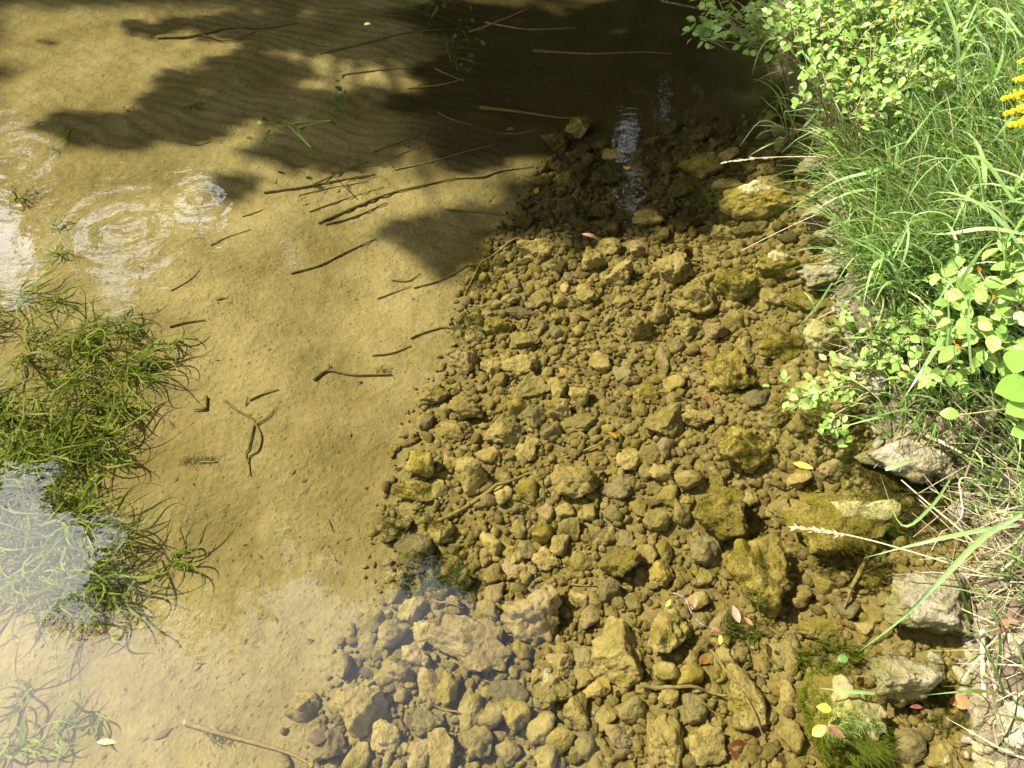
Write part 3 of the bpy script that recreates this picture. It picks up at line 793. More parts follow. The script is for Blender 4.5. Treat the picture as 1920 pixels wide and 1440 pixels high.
for (px, py, rx, ry, nl, lb) in CRESS:
    c0 = at(px, py, -.05); e = link('cress', None); e.location = tuple(c0); tag(e, lb, 'water plant', 'leafy water plants in the shade')
    pts = []
    for i in range(4):
        q = at(px + random.gauss(0, rx * .5), py + random.gauss(0, ry * .5), random.uniform(-.08, -.01)); pts.append(q - c0)
    V, F = tube(smooth_path([np.zeros(3)] + pts), [.0022] * 17, 5)
    link('stem', mesh('stem', V, F, M['leaf_green']), e)
    for i in range(nl):
        q = at(px + random.gauss(0, rx * .45), py + random.gauss(0, ry * .45), random.uniform(-.17, -.03)) - c0
        o = link('leaf', cress_leaf[i % 2], e); o.location = tuple(q); s = random.uniform(.025, .045); o.scale = (s, s, s)
        o.rotation_euler = (random.gauss(0, .5), random.gauss(0, .4), random.uniform(0, 6.28))

# ------------------------------------------------------------------ sticks and twigs
def bed_path(pts, lift, sub=5, over=False):
    out = []
    for q in smooth_path([np.array([*p, 0.]) for p in pts], sub):
        w = at_bed(q[0], q[1], lift); 
        if over: w[2] = max(w[2], top_at(w[0], w[1]) + lift * .6)
        out.append(w)
    if over:
        zz = np.array([o[2] for o in out]); zz = np.maximum(zz, np.convolve(np.r_[zz[0], zz[0], zz, zz[-1], zz[-1]], np.ones(5) / 5, 'valid'))
        for o, z in zip(out, zz): o[2] = z
    return out
STICKS = [
 # points, radius (m), material, label, branches
 ([(495, 360), (560, 352), (640, 337), (705, 326)], .009, 'twig_dark', 'dark waterlogged twig with a thick blunt end on the sand', [[(590, 345), (640, 322), (690, 303)]]),
 ([(560, 366), (620, 352), (690, 340)], .005, 'twig_silt', 'thin silted twig lying along the blunt-ended one', []),
 ([(620, 325), (660, 314), (712, 309)], .006, 'twig_silt', 'short silted twig above the blunt-ended one', []),
 ([(597, 418), (650, 395), (720, 366), (790, 348), (857, 333)], .010, 'twig_dark', 'long dark sunken stick reaching from sand to shade', [[(680, 383), (700, 372), (722, 366)]]),
 ([(855, 333), (905, 331), (940, 320), (1000, 312)], .009, 'twig_dark', 'crooked dark stick continuing towards the shaded stones', []),
 ([(580, 396), (650, 372), (720, 350)], .006, 'twig_silt', 'pale straight twig beside the long dark stick', []),
 ([(610, 420), (660, 408), (725, 380)], .008, 'twig_dark', 'dark broken piece under the long stick', []),
 ([(545, 512), (600, 497), (645, 474), (705, 447)], .008, 'twig_dark', 'dark curved twig with olive fuzz on open sand', []),
 ([(700, 285), (750, 266), (818, 240)], .006, 'twig_dark', 'straight dark twig at the edge of the tree shade', []),
 ([(722, 300), (765, 283), (802, 268)], .005, 'twig_silt', 'thin grey twig parallel to the straight dark one', []),
 ([(740, 318), (800, 305), (860, 288), (930, 270)], .005, 'twig_silt', 'slender twig on sunlit sand by the shade', []),
 ([(708, 560), (740, 548), (772, 536)], .004, 'twig_dark', 'short thin twig on sand pointing at the stones', []),
 ([(776, 540), (835, 522), (900, 482), (945, 448)], .005, 'twig_dark', 'long slim twig pointing from sand to the shaded stones', []),
 ([(990, 446), (930, 478), (890, 520), (868, 565), (880, 605)], .006, 'twig_silt', 'curved sunken stem bending round the olive algae', []),
 ([(698, 666), (735, 662), (771, 648)], .006, 'twig_dark', 'short bent twig on the sand', []),
 ([(770, 634), (800, 622), (842, 614), (868, 637), (884, 655)], .006, 'twig_dark', 'snaking dark twig at the edge of the stones', []),
 ([(588, 712), (615, 694), (660, 702), (735, 702)], .010, 'twig_dark', 'stout forked dark stick on open sand', [[(615, 694), (618, 682)]]),
 ([(420, 750), (445, 770), (470, 783), (480, 796), (490, 820), (484, 845), (467, 858), (469, 892)], .006, 'twig_dark', 'spindly branched twig standing like a letter Y on sand', [[(480, 796), (500, 783), (520, 760)], [(476, 796), (466, 840), (460, 850), (466, 870)]]),
 ([(468, 750), (490, 740), (522, 730)], .006, 'twig_dark', 'short stubby twig half buried in sand', []),
 ([(386, 744), (387, 768)], .010, 'twig_dark', 'stubby dark twig end sticking out of the sand', [[(386, 766), (360, 768)]]),
 ([(318, 612), (350, 604), (386, 600)], .007, 'twig_dark', 'short dark twig above the ribbon-weed tuft', []),
 ([(824, 986), (890, 940), (960, 903), (1050, 862), (1138, 832)], .010, 'twig_silt', 'long silted stick lying across the stones', []),
 ([(345, 1355), (400, 1372), (460, 1388), (530, 1408), (580, 1432), (610, 1460)], .009, 'twig_silt', 'silted branch in the pale shallows', []),
 ([(1198, 1292), (1260, 1295), (1330, 1300), (1380, 1325)], .008, 'twig_silt', 'straight silted stick beside the wedge-shaped stone', []),
 ([(1330, 1222), (1370, 1290), (1420, 1370), (1455, 1420)], .006, 'twig_silt', 'thin twig slanting down to the red leaf', []),
 ([(1300, 1318), (1350, 1345), (1400, 1385)], .005, 'twig_silt', 'thin forked twig under the slanting one', []),
 ([(900, 202), (950, 207), (1000, 214), (1050, 221), (1095, 221)], .013, 'twig_dark', 'brown sunken branch in the dark shade', []),
 ([(1000, 95), (1060, 99), (1120, 101), (1200, 98), (1260, 101)], .011, 'twig_dark', 'long brown branch lying in the deepest shade', []),
 ([(1618, 1052), (1596, 1100), (1572, 1152)], .010, 'twig_silt', 'mossy stick stub in the shallows', []),
 ([(295, 70), (360, 68), (430, 52), (500, 52), (560, 42)], .012, 'twig_dark', 'long dark branch in the far band of shade', [[(380, 66), (430, 76), (480, 60)]]),
 ([(600, 100), (680, 82), (760, 62), (830, 55)], .010, 'twig_dark', 'straight dark branch in the far broken shade', []),
 ([(1215, 510), (1245, 545), (1272, 578)], .005, 'twig_silt', 'thin twig propped on the flat-topped stone', []),
 ([(1065, 592), (1110, 605), (1152, 622)], .005, 'twig_silt', 'thin straight twig pointing at the angular block', []),
 ([(835, 393), (900, 398), (970, 406), (1040, 413)], .007, 'twig_dark', 'dark stick lying in the lobe of shade', []),
 ([(640, 140), (700, 132), (780, 125)], .008, 'twig_silt', 'straight silted branch in broken tree shade', []),
 ([(765, 165), (820, 160), (870, 148)], .007, 'twig_silt', 'short silted branch in deep tree shade', []),
 ([(815, 128), (840, 140), (870, 152)], .005, 'twig_silt', 'short slanting twig in deep tree shade', []),
 ([(820, 210), (850, 225), (885, 234)], .007, 'twig_dark', 'curved twig where the shade meets the sand', []),
 ([(940, 250), (975, 250), (1005, 243)], .006, 'twig_dark', 'wavy twig beside the pink leaf', []),
 ([(880, 60), (930, 42), (1000, 12)], .010, 'twig_silt', 'silted branch in the sunlit far patch', []),
 ([(910, 42), (990, 55), (1080, 52)], .008, 'twig_silt', 'thin branch crossing the far silted one', []),
 ([(1240, 2), (1300, 14), (1360, 26)], .010, 'twig_white', 'pale dead branch beside the overhanging leaves', []),
 ([(395, 460), (425, 445), (470, 430)], .004, 'twig_dark', 'hair-thin twig on sand beyond the ring ripples', []),
 ([(455, 406), (480, 398), (495, 392)], .004, 'twig_dark', 'tiny thin twig on the open sand', []),
 ([(320, 545), (355, 525), (375, 505)], .004, 'twig_silt', 'thin grey twig beside the sky glare', []),
 ([(735, 525), (765, 527), (788, 512)], .005, 'twig_dark', 'little hooked twig on the sand', []),
 ([(350, 268), (370, 272), (395, 265)], .005, 'twig_dark', 'small dark twig by the isolated shadow', []),
 ([(805, 1320), (830, 1330), (862, 1343)], .006, 'twig_silt', 'short stick wedged under the narrow upright stone', []),
 ([(1070, 1096), (1100, 1098), (1128, 1099)], .005, 'twig_silt', 'short straight twig behind the largest pinkish boulder', []),
 ([(815, 1133), (845, 1140), (870, 1150)], .005, 'twig_silt', 'short twig behind the knobbly boulder', []),
 ([(752, 1300), (755, 1330), (750, 1365)], .004, 'twig_dark', 'dark twig beside the large silted boulder', []),
 ([(375, 866), (408, 866)], .005, 'twig_white', 'short pale twig by the dark algae fuzz', []),
]
for i, (pts, r, mt, lb, br) in enumerate(STICKS):
    over = np.mean([p[0] for p in pts]) > 800 and np.mean([p[1] for p in pts]) > 430
    p = bed_path(pts, r * .55, 5, over); N = len(p)
    r *= .74; rad = [r * (1 - .6 * k / (N - 1)) for k in range(N)]
    V, F = tube(p, rad, 7, i, .16)
    o = link('twig', mesh('twig', V, F, M[mt])); tag(o, lb, 'twig', 'sticks and twigs in the stream')
    for b_ in br:
        p = bed_path(b_, r * 1.1, 4, over); N = len(p)
        V, F = tube(p, [r * .7 * (1 - .55 * k / (N - 1)) for k in range(N)], 6, i + 50, .16)
        link('branch', mesh('branch', V, F, M[mt]), o)

# ------------------------------------------------------------------ fallen leaves
LV = {}
def fallen_mesh(mat, kind):
    if (mat, kind) not in LV:
        W, fold, droop, wv = [(.62, .25, .12, .0), (.42, .35, -.15, .01), (.8, .15, .2, .02), (.28, .5, .25, .0)][kind]
        LV[(mat, kind)] = leaf_mesh('leaf', M[mat], 1, W, fold, droop, 1.1, 7, wv)
    return LV[(mat, kind)]
LEAVES = [
 (690, 44, .055, 'leaf_pale', 0, 0, 'pale yellow leaf floating beyond the far branch'), (1175, 313, .045, 'leaf_yellow', 2, 0, 'yellow leaf floating upright in the dark pool'),
 (1108, 441, .08, 'leaf_pink', 3, 0, 'slim pinkish leaf floating at the edge of the shade'), (956, 237, .055, 'leaf_pink', 1, 1, 'pink-white leaf scrap beside the wavy twig'),
 (1005, 353, .05, 'leaf_yellow', 0, 1, 'dull yellow leaf sunk among shaded stones'), (1055, 691, .05, 'leaf_yellow', 1, 1, 'yellow torn leaf beside the overhung stone'),
 (1135, 797, .035, 'leaf_yellow', 2, 1, 'small bright yellow leaf at the stick tip'), (1158, 811, .05, 'leaf_red', 1, 1, 'curled red-brown leaf at the stick tip'), (1147, 822, .04, 'leaf_yellow', 0, 1, 'yellow leaf under the curled red-brown one'),
 (950, 846, .055, 'leaf_brown', 0, 1, 'brown and yellow leaf between two pale stones'), (1190, 711, .04, 'leaf_red', 1, 1, 'small reddish leaf folded in the rubble'), (1325, 660, .04, 'leaf_red', 0, 1, 'oval red leaf near the furry rock'),
 (1327, 748, .06, 'leaf_red', 2, 1, 'broad dark red leaf sunk below the furry rock'), (1440, 692, .06, 'leaf_brown', 1, 1, 'brown twisted leaf behind the leafy sprig'), (1505, 875, .065, 'leaf_yellow', 1, 0, 'bright yellow willow-shaped leaf floating near the cushion rock'),
 (1131, 1291, .04, 'leaf_pale', 0, 1, 'pale yellow leaf on the stones beside the wedge'), (1325, 1232, .048, 'leaf_orange', 0, 1, 'flat orange-brown leaf under the black and white twig'),
 (1392, 1404, .07, 'leaf_red', 2, 1, 'curled dark red leaf beside the slanting twig'), (1470, 1424, .04, 'leaf_dark', 2, 1, 'black-brown leaf next to the curled red one'), (1745, 1362, .075, 'leaf_brown', 2, 1, 'large dull brown leaf sunk near the bank straw'),
 (1801, 1315, .05, 'leaf_orange', 2, 0, 'glowing orange-red leaf near the bank straw'), (1545, 1328, .038, 'leaf_yellow', 0, 2, 'lemon yellow leaf on the green draped rock'), (1535, 1371, .042, 'leaf_yellow', 0, 2, 'yellow-pink leaf on the green draped rock'),
 (1568, 1373, .046, 'leaf_brown', 1, 2, 'glossy brown leaf on the green draped rock'), (1380, 1152, .05, 'leaf_pink', 1, 0, 'curled pink leaf standing in the algae clump'), (1403, 1165, .03, 'leaf_orange', 1, 0, 'small orange leaf in the algae clump'),
 (1253, 1131, .028, 'leaf_yellow', 1, 0, 'tiny yellow leaf by the black and white twig'), (1278, 1118, .04, 'leaf_brown', 3, 0, 'dark curled leaf on the black and white twig'), (1300, 1130, .045, 'leaf_orange', 1, 0, 'rusty curled leaf on the black and white twig'),
 (693, 911, .05, 'leaf_brown', 3, 1, 'slim brown leaf lying on the sand'), (1047, 516, .035, 'leaf_pink', 0, 1, 'small tan leaf near the oval stone'), (1122, 884, .05, 'leaf_dark', 1, 1, 'dark leaf beside the big crumbly stone'),
 (1440, 802, .045, 'leaf_dark', 1, 1, 'dark leaf behind the cushion rock'), (1387, 633, .04, 'leaf_dark', 1, 1, 'grey-black leaf between furry rocks'), (35, 386, .03, 'leaf_orange', 0, 0, 'orange leaf scrap by the glare patch'),
 (231, 305, .03, 'leaf_orange', 3, 0, 'orange leaf scrap floating over the sand'), (344, 1353, .016, 'leaf_orange', 0, 0, 'orange leaf tip floating by the silted branch'), (200, 1391, .05, 'leaf_pale', 3, 0, 'white sliver floating on the pale shallows'),
 (1526, 549, .028, 'leaf_orange', 0, 0, 'orange speck of leaf on the low brown slab'), (1350, 1200, .03, 'leaf_yellow', 1, 0, 'narrow yellow leaf in the algae clump'), (1342, 1180, .03, 'leaf_orange', 3, 0, 'slender rusty leaf in the algae clump'),
 (685, 1258, .05, 'leaf_dark', 0, 1, 'grey leaf lying against the lumpy brown stone'), (600, 1385, .06, 'leaf_dark', 2, 1, 'grey-brown leaf pressed in silt by the boulder'), (1580, 1235, .03, 'leaf_green', 2, 0, 'small green leaf floating behind the draped rock'),
 (1720, 1325, .04, 'leaf_red', 3, 0, 'thin red leaf below the square-edged rock'), (1870, 1180, .05, 'leaf_red', 1, 3, 'maroon dead leaf on the dry stems'), (1890, 1170, .05, 'leaf_brown', 1, 3, 'brown dead leaf on the dry stems'),
 (1880, 1280, .06, 'leaf_green', 2, 0, 'round green leaf floating under the bank'), (1585, 1163, .03, 'leaf_red', 2, 1, 'small crimson leaf near the mossy stick'), (1690, 700, .04, 'leaf_red', 1, 3, 'red dead leaf lying on the bank rocks'),
]
for i, (px, py, L, mt, kd, lev, lb) in enumerate(LEAVES):
    L *= .85
    if lev == 0: p = at(px, py, .004)
    elif lev == 1:
        p = at_bed(px, py, .02); p[2] = top_at(p[0], p[1]) + .006
    elif lev == 2: p = at(px, py, .055)
    else: p = at(px, py, .14)
    o = link('fallen_leaf', fallen_mesh(mt, kd)); rr = random.Random(i * 3 + 1)
    az = rr.uniform(0, 6.28) if kd != 3 else rr.uniform(-.5, .6)
    if lb.startswith('bright yellow willow'): az = -.45
    o.scale = (L, L, L); o.rotation_euler = (rr.gauss(0, .2), rr.gauss(0, .18), az)
    o.location = tuple(p - np.array([math.cos(az), math.sin(az), 0]) * L * .5)
    if lev == 0 and 'curled' not in lb: o.rotation_euler = (rr.gauss(0, .06), rr.gauss(0, .05), az)
    tag(o, lb, 'leaf', 'fallen leaves in the stream')
# the twig with the leaves at the algae clump
pts = [at(1262, 1112, .03), at(1285, 1122, .03), at(1297, 1150, .02), at(1318, 1172, .01), at(1345, 1180, -.01)]
V, F = tube(smooth_path(pts), [.0018] * 17, 6, 3, .2); tag(link('twig', mesh('twig', V, F, M['twig_white'])), 'black and white twig poking out above the rough pale stone', 'twig', 'sticks and twigs in the stream')

# crumbs of leaf and bark lying on the sand
mg = Merge()
for _ in range(200):
    px, py = random.uniform(0, 1000), random.uniform(60, 1430); p = at_bed(px, py, .002)
    if p[0] > float(xs(p[1])) + .1: continue
    L = random.uniform(.004, .016) * (1 if random.random() < .8 else 2); az = random.uniform(0, 6.28); d = np.array([math.cos(az), math.sin(az), random.gauss(0, .15)]); sd_ = np.array([-d[1], d[0], 0]) * L * random.uniform(.08, .4)
    p[2] = bz(p[0], p[1]) + .003
    mg.add([p - d * L, p + sd_ + np.array([0, 0, .002]), p + d * L, p - sd_], [(0, 1, 2, 3)], tuple(np.array((.17, .14, .075)) * random.uniform(.5, 1.6)))
tag(link('leaf_litter', mg.build('leaf_litter', M['straw'])), 'crumbs of leaf and bark strewn on the sand', 'litter', kind='stuff')

# a small insect on the surface film
c0 = at(265, 1176, .004); e = link('water_strider', None); e.location = tuple(c0); tag(e, 'small pale insect standing on the water by the weed', 'insect')
V, F = stone_shape(5, 2, 0, .1); ob = link('body', mesh('body', V * np.array([.0065, .002, .002]), F, M['insect']), e); ob.rotation_euler = (0, 0, .7)
for sx in (-1, 1):
    for az in (.5, 1.4, 2.4):
        d = np.array([math.cos(.7 + sx * az), math.sin(.7 + sx * az), 0])
        V, F = tube([d * .001, d * .008 + np.array([0, 0, .004]), d * .02 - np.array([0, 0, .003])], [.0005, .0004, .0003], 4)
        link('leg', mesh('leg', V, F, M['insect']), e)

# ------------------------------------------------------------------ the bank: grass, straw
def bank_h(x, y): return bz(x, y)
tones = [(.19, .33, .06), (.27, .41, .10), (.13, .25, .04), (.38, .50, .19), (.07, .14, .025), (.36, .42, .12)]
mg = Merge(); k = 0; tr_ = 0
while k < 24000 and tr_ < 340000:
    tr_ += 1
    y = random.uniform(.35, 4.9); x = random.uniform(.9, 3.1)
    b_ = x - float(xw(y))
    if b_ < (.015 if y < 1.6 else .06) or b_ > 1.6: continue
    dens = 1.0
    if y < 1.35: dens = .12 if b_ < .16 and y < 1.0 else .45
    elif y < 1.7: dens = .5 if b_ < .18 else .8
    if y > 3.5 and b_ < .5: dens = .35
    if random.random() > dens: continue
    z = bank_h(x, y)
    if not in_view(x, y, z + .2, 160): continue
    k += 1
    L = random.uniform(.14, .44) * (1.0 if y > 1.6 else .6)
    az = random.gauss(math.pi * 1.0, 1.25)
    tn = np.array(random.choice(tones)) * random.uniform(.45, 1.3)
    if random.random() < .07: tn = np.array((.50, .42, .22)) * random.uniform(.7, 1.2)
    V, F = ribbon((x, y, z - .01), az, L, random.uniform(.004, .012), random.uniform(.65, 1.45), random.uniform(.4, 2.0), 6, random.gauss(0, .9), random.gauss(0, .5))
    mg.add(V, F, tuple(tn))
tag(link('grass', mg.build('grass', M['grass'])), 'thick tangle of bright green grass on the bank', 'grass', kind='stuff')

mg = Merge()
def straw_patch(n_, px0, px1, py0, py1, z0, L0, L1, azm, azs):
    for _ in range(n_):
        p = at(random.uniform(px0, px1), random.uniform(py0, py1), z0)
        p[2] = max(bank_h(p[0], p[1]), .0) + random.uniform(.0, .05)
        az = random.gauss(azm, azs); L = random.uniform(L0, L1); el = random.gauss(.05, .2)
        d = np.array([math.cos(az) * math.cos(el), math.sin(az) * math.cos(el), math.sin(el)])
        q0, q1 = p - d * L / 2, p + d * L / 2; q0[2] = max(q0[2], bank_h(q0[0], q0[1]) + .004, .003); q1[2] = max(q1[2], bank_h(q1[0], q1[1]) + .004, .003)
        md = (q0 + q1) / 2 + np.array([random.gauss(0, .01), random.gauss(0, .01), random.uniform(0, .02)])
        if random.random() < .55:
            w_ = random.uniform(.0015, .0035); sd_ = np.array([-d[1], d[0], 0.]); V = []
            for f_ in (0, .3, .65, 1):
                c_ = q0 * (1 - f_) ** 2 + 2 * f_ * (1 - f_) * (md + np.array([random.gauss(0, .02), random.gauss(0, .02), .015])) + q1 * f_ ** 2; V += [c_ - sd_ * w_ * (1 - f_ * .8), c_ + sd_ * w_ * (1 - f_ * .8) + np.array([0, 0, .001])]
            F = [(0, 1, 3, 2), (2, 3, 5, 4), (4, 5, 7, 6)]
        else:
            V, F = tube([q0, md, q1], [random.uniform(.0007, .0017)] * 3, 4)
        tn = np.array(random.choice([(.46, .38, .23), (.34, .26, .15), (.52, .45, .30), (.20, .14, .08), (.26, .30, .10)])) * random.uniform(.6, 1.1); mg.add(V, F, tuple(tn))
straw_patch(110, 1790, 1960, 830, 1060, .1, .08, .28, 2.4, .7)
straw_patch(60, 1830, 1960, 1040, 1240, .08, .06, .22, 2.6, .8)
straw_patch(60, 1845, 1990, 1180, 1460, .06, .06, .2, 2.0, 1.0)
straw_patch(50, 1700, 1930, 700, 840, .15, .08, .25, 2.2, .9)
straw_patch(60, 1580, 1900, 560, 720, .12, .08, .25, 2.2, 1.0)
straw_patch(80, 1560, 1720, 300, 560, .12, .08, .25, 2.4, 1.0)
tag(link('dry_grass', mg.build('dry_grass', M['straw'])), 'matted pale straw and dead stems on the bank', 'dry grass', kind='stuff')

# single long blades and stalks that hang out over the water
def place_ribbon(name, pts, width, mat, lb, cat, grp, seed=0, head=None):
    P = smooth_path([at(px, py, z) for (px, py, z) in pts], 5); N = len(P); V = []; F = []
    for i, p in enumerate(P):
        t = (P[min(i + 1, N - 1)] - P[max(i - 1, 0)]); t = t / np.linalg.norm(t)
        s = np.cross(t, [.2, -.3, 1]); s /= np.linalg.norm(s); u = np.cross(s, t)
        f = i / (N - 1); w = width * .5 * min(1, (1 - f) * 1.7 + .04) * (.7 + .3 * min(1, f * 4))
        V += [p - s * w + u * w * .4, p, p + s * w + u * w * .4]
    for i in range(N - 1):
        a = 3 * i; F += [(a, a + 1, a + 4, a + 3), (a + 1, a + 2, a + 5, a + 4)]
    o = link(name, mesh(name, V, F, M[mat])); tag(o, lb, cat, grp); return o
BL = [
 ([(1915, 965, .28), (1840, 1010, .30), (1760, 1090, .24), (1690, 1160, .14), (1610, 1222, .05)], .013, 'reed', 'long green blade drooping over the broad limestone rock'),
 ([(1905, 985, .22), (1820, 998, .24), (1720, 1020, .20), (1620, 1046, .10)], .010, 'reed', 'long green blade reaching out over the mossy boulder'),
 ([(1700, 290, .35), (1640, 320, .34), (1570, 340, .28), (1515, 372, .18), (1470, 398, .10)], .012, 'reed', 'bent green blade tip pointing at the long slab'),
 ([(1690, 300, .35), (1630, 335, .30), (1580, 350, .24), (1525, 380, .14)], .010, 'reed', 'shorter bent blade beside the one over the slab'),
 ([(1560, 170, .30), (1530, 130, .34), (1500, 95, .36), (1475, 75, .36)], .018, 'reed', 'broad pale blade curving up in front of the shaded leaves'),
 ([(1590, 210, .30), (1540, 165, .34), (1500, 125, .34), (1470, 95, .34)], .011, 'reed', 'yellow-green stalk slanting up across the dark water'),
 ([(1470, 72, .34), (1440, 75, .36), (1422, 100, .34), (1410, 140, .28)], .008, 'reed', 'thin blade hooked down over the dark water'),
 ([(1900, 380, .55), (1840, 300, .60), (1790, 310, .55), (1760, 380, .45)], .018, 'reed', 'wide arching blade in the middle of the grass'),
 ([(1920, 440, .50), (1850, 430, .48), (1760, 440, .42), (1700, 425, .36)], .014, 'reed', 'straight wide blade lying over the grass tops'),
 ([(1780, 900, .10), (1745, 950, .12), (1690, 985, .10), (1650, 890, .09)], .008, 'reed', 'narrow blade crossing the long limestone slab'),
 ([(1660, 880, .12), (1690, 870, .14), (1740, 855, .13)], .012, 'reed', 'short flat blade lying on the long limestone slab'),
 ([(1640, 1300, .02), (1590, 1296, .04), (1535, 1290, .05)], .008, 'reed', 'straight green blade floating across the draped rock'),
 ([(1560, 530, .06), (1530, 575, .06), (1490, 620, .03)], .007, 'reed', 'thin green blade trailing beside the steep mossy block'),
 ([(1528, 585, .09), (1518, 560, .12), (1505, 545, .12)], .010, 'reed', 'short blade tip over the low brown slab'),
 ([(1770, 0, .70), (1790, 60, .66), (1800, 150, .55), (1810, 230, .42)], .016, 'reed', 'tall upright blade rising through the leafy plants'),
 ([(1915, 70, .72), (1870, 20, .76), (1830, 30, .72), (1800, 90, .62)], .018, 'reed', 'broad blade arching beside the yellow flowers'),
 ([(1820, 690, .35), (1815, 620, .40), (1818, 560, .40), (1830, 520, .36)], .009, 'reed', 'slender upright blade before the jewelweed leaves'),
 ([(1775, 650, .35), (1778, 590, .38), (1774, 540, .36)], .007, 'reed', 'second slender upright blade before the jewelweed leaves'),
]
for i, (pts, w, mt, lb) in enumerate(BL): place_ribbon('overhanging_grass', pts, w, mt, lb, 'grass blade', 'long grass blades over the water')
ST = [([(1870, 1085, .10), (1760, 1050, .13), (1640, 1015, .13), (1560, 998, .12), (1492, 990, .12)], .0022, 'thin pale seed stalk stretched over the mossy boulder', True),
      ([(1640, 365, .16), (1550, 395, .15), (1470, 430, .12), (1390, 470, .08)], .0022, 'straight straw stalk slanting over the sunlit stones', False),
      ([(1600, 300, .20), (1520, 294, .18), (1430, 296, .15), (1355, 305, .12)], .0022, 'nodding straw seed head over the dark pool', True),
      ([(1850, 1040, .05), (1790, 985, .06), (1730, 935, .05), (1690, 900, .04)], .003, 'orange-brown bent stem over the algae carpet', False),
      ([(1842, 1180, .08), (1845, 1290, .03), (1862, 1370, .02), (1885, 1450, .02)], .006, 'thick pale reed stem at the water edge', False),
      ([(1850, 1240, .05), (1880, 1330, .04), (1915, 1420, .04)], .005, 'split pale reed stem beside the thick one', False),
      ([(1835, 900, .10), (1800, 900, .11), (1805, 960, .09), (1790, 985, .06)], .0025, 'forked dry stem standing by the straw', False),
      ([(1545, 205, .10), (1510, 195, .10), (1490, 182, .10)], .003, 'bare twiggy stem in the shaded corner', False)]
for i, (pts, r, lb, hd) in enumerate(ST):
    P = smooth_path([at(*q) for q in pts], 6); N = len(P)
    V, F = tube(P, [r * (1 - .5 * k_ / N) for k_ in range(N)], 6, i, .1); o = link('dry_stalk', mesh('dry_stalk', V, F, M['strawstalk'])); tag(o, lb, 'stalk', 'dry stalks reaching over the water')
    if hd:
        m2 = Merge(); n0 = N - 9
        for q in range(60):
            f = random.random(); j = n0 + f * 8; a = P[int(j)] + (P[min(int(j) + 1, N - 1)] - P[int(j)]) * (j - int(j))
            d = P[-1] - P[-5]; d = d / np.linalg.norm(d) + np.array([random.gauss(0, .25) for _ in range(3)]); w = .002
            s = np.cross(d, [0, 0, 1]); s /= np.linalg.norm(s)
            m2.add([a, a + d * .008 + s * w, a + d * .018, a + d * .008 - s * w], [(0, 1, 2, 3)])
        link('seed_head', m2.build('seed_head', M['strawstalk']), o)

# ------------------------------------------------------------------ reed grass plants: stem and blades as parts
def blade_mesh(k):
    V, F = ribbon((0, 0, 0), 0, 1.0, [.045, .055, .035, .05, .04, .06][k], [1.0, .8, 1.2, .6, .9, .4][k], [1.5, 1.9, 1.1, 1.4, 2.4, 1.2][k], 9, [.4, -.5, .8, 0, -.9, .5][k], [.3, -.4, .2, .5, -.2, 0][k])
    return mesh('blade', V, F, M['reed'])
BLM = [blade_mesh(k) for k in range(6)]
def reed(px, py, h, nb, lb, grp, zb=None, lean=(-.3, 0), bl=.32):
    b0 = at(px, py, .2 if zb is None else zb)
    for _ in range(6): b0 = at(px, py, max(bank_h(b0[0], b0[1]), .0) if zb is None else zb)
    e = link('reed_grass', None); e.location = tuple(b0); tag(e, lb, 'grass plant', grp)
    top = np.array([lean[0] * h, lean[1] * h, h]); P = smooth_path([np.zeros(3), top * .5 + np.array([0, 0, h * .06]), top], 4)
    V, F = tube(P, [.0032 * (1 - .6 * i / len(P)) for i in range(len(P))], 5); link('stem', mesh('stem', V, F, M['reed']), e)
    for i in range(nb):
        f = .15 + .85 * (i + .5) / nb; j = f * (len(P) - 1); p = P[int(j)] * (1 - (j % 1)) + P[min(int(j) + 1, len(P) - 1)] * (j % 1)
        o = link('blade', random.choice(BLM), e); o.location = tuple(p); s = bl * random.uniform(.6, 1.15); o.scale = (s, s, s)
        o.rotation_euler = (random.gauss(0, .2), random.gauss(0, .25), (i * 2.6 + random.gauss(0, .5)) if random.random() < .5 else math.pi + random.gauss(0, .9))
GR = 'broad-bladed grass plants on the bank'
reed(1500, 265, .16, 7, 'little grass tuft leaning out over the shaded shallows', GR, .03, (-.7, .1), .2)
reed(1560, 215, .16, 6, 'spiky bluish grass tuft overhanging the shaded corner', GR, .08, (-.7, -.1), .2)
tf = link('grass_tuft', None); b0 = at(1478, 258, .05); tf.location = tuple(b0); tag(tf, 'isolated tuft of long thin blades rooted among rocks in the shaded shallows', 'grass plant', GR)
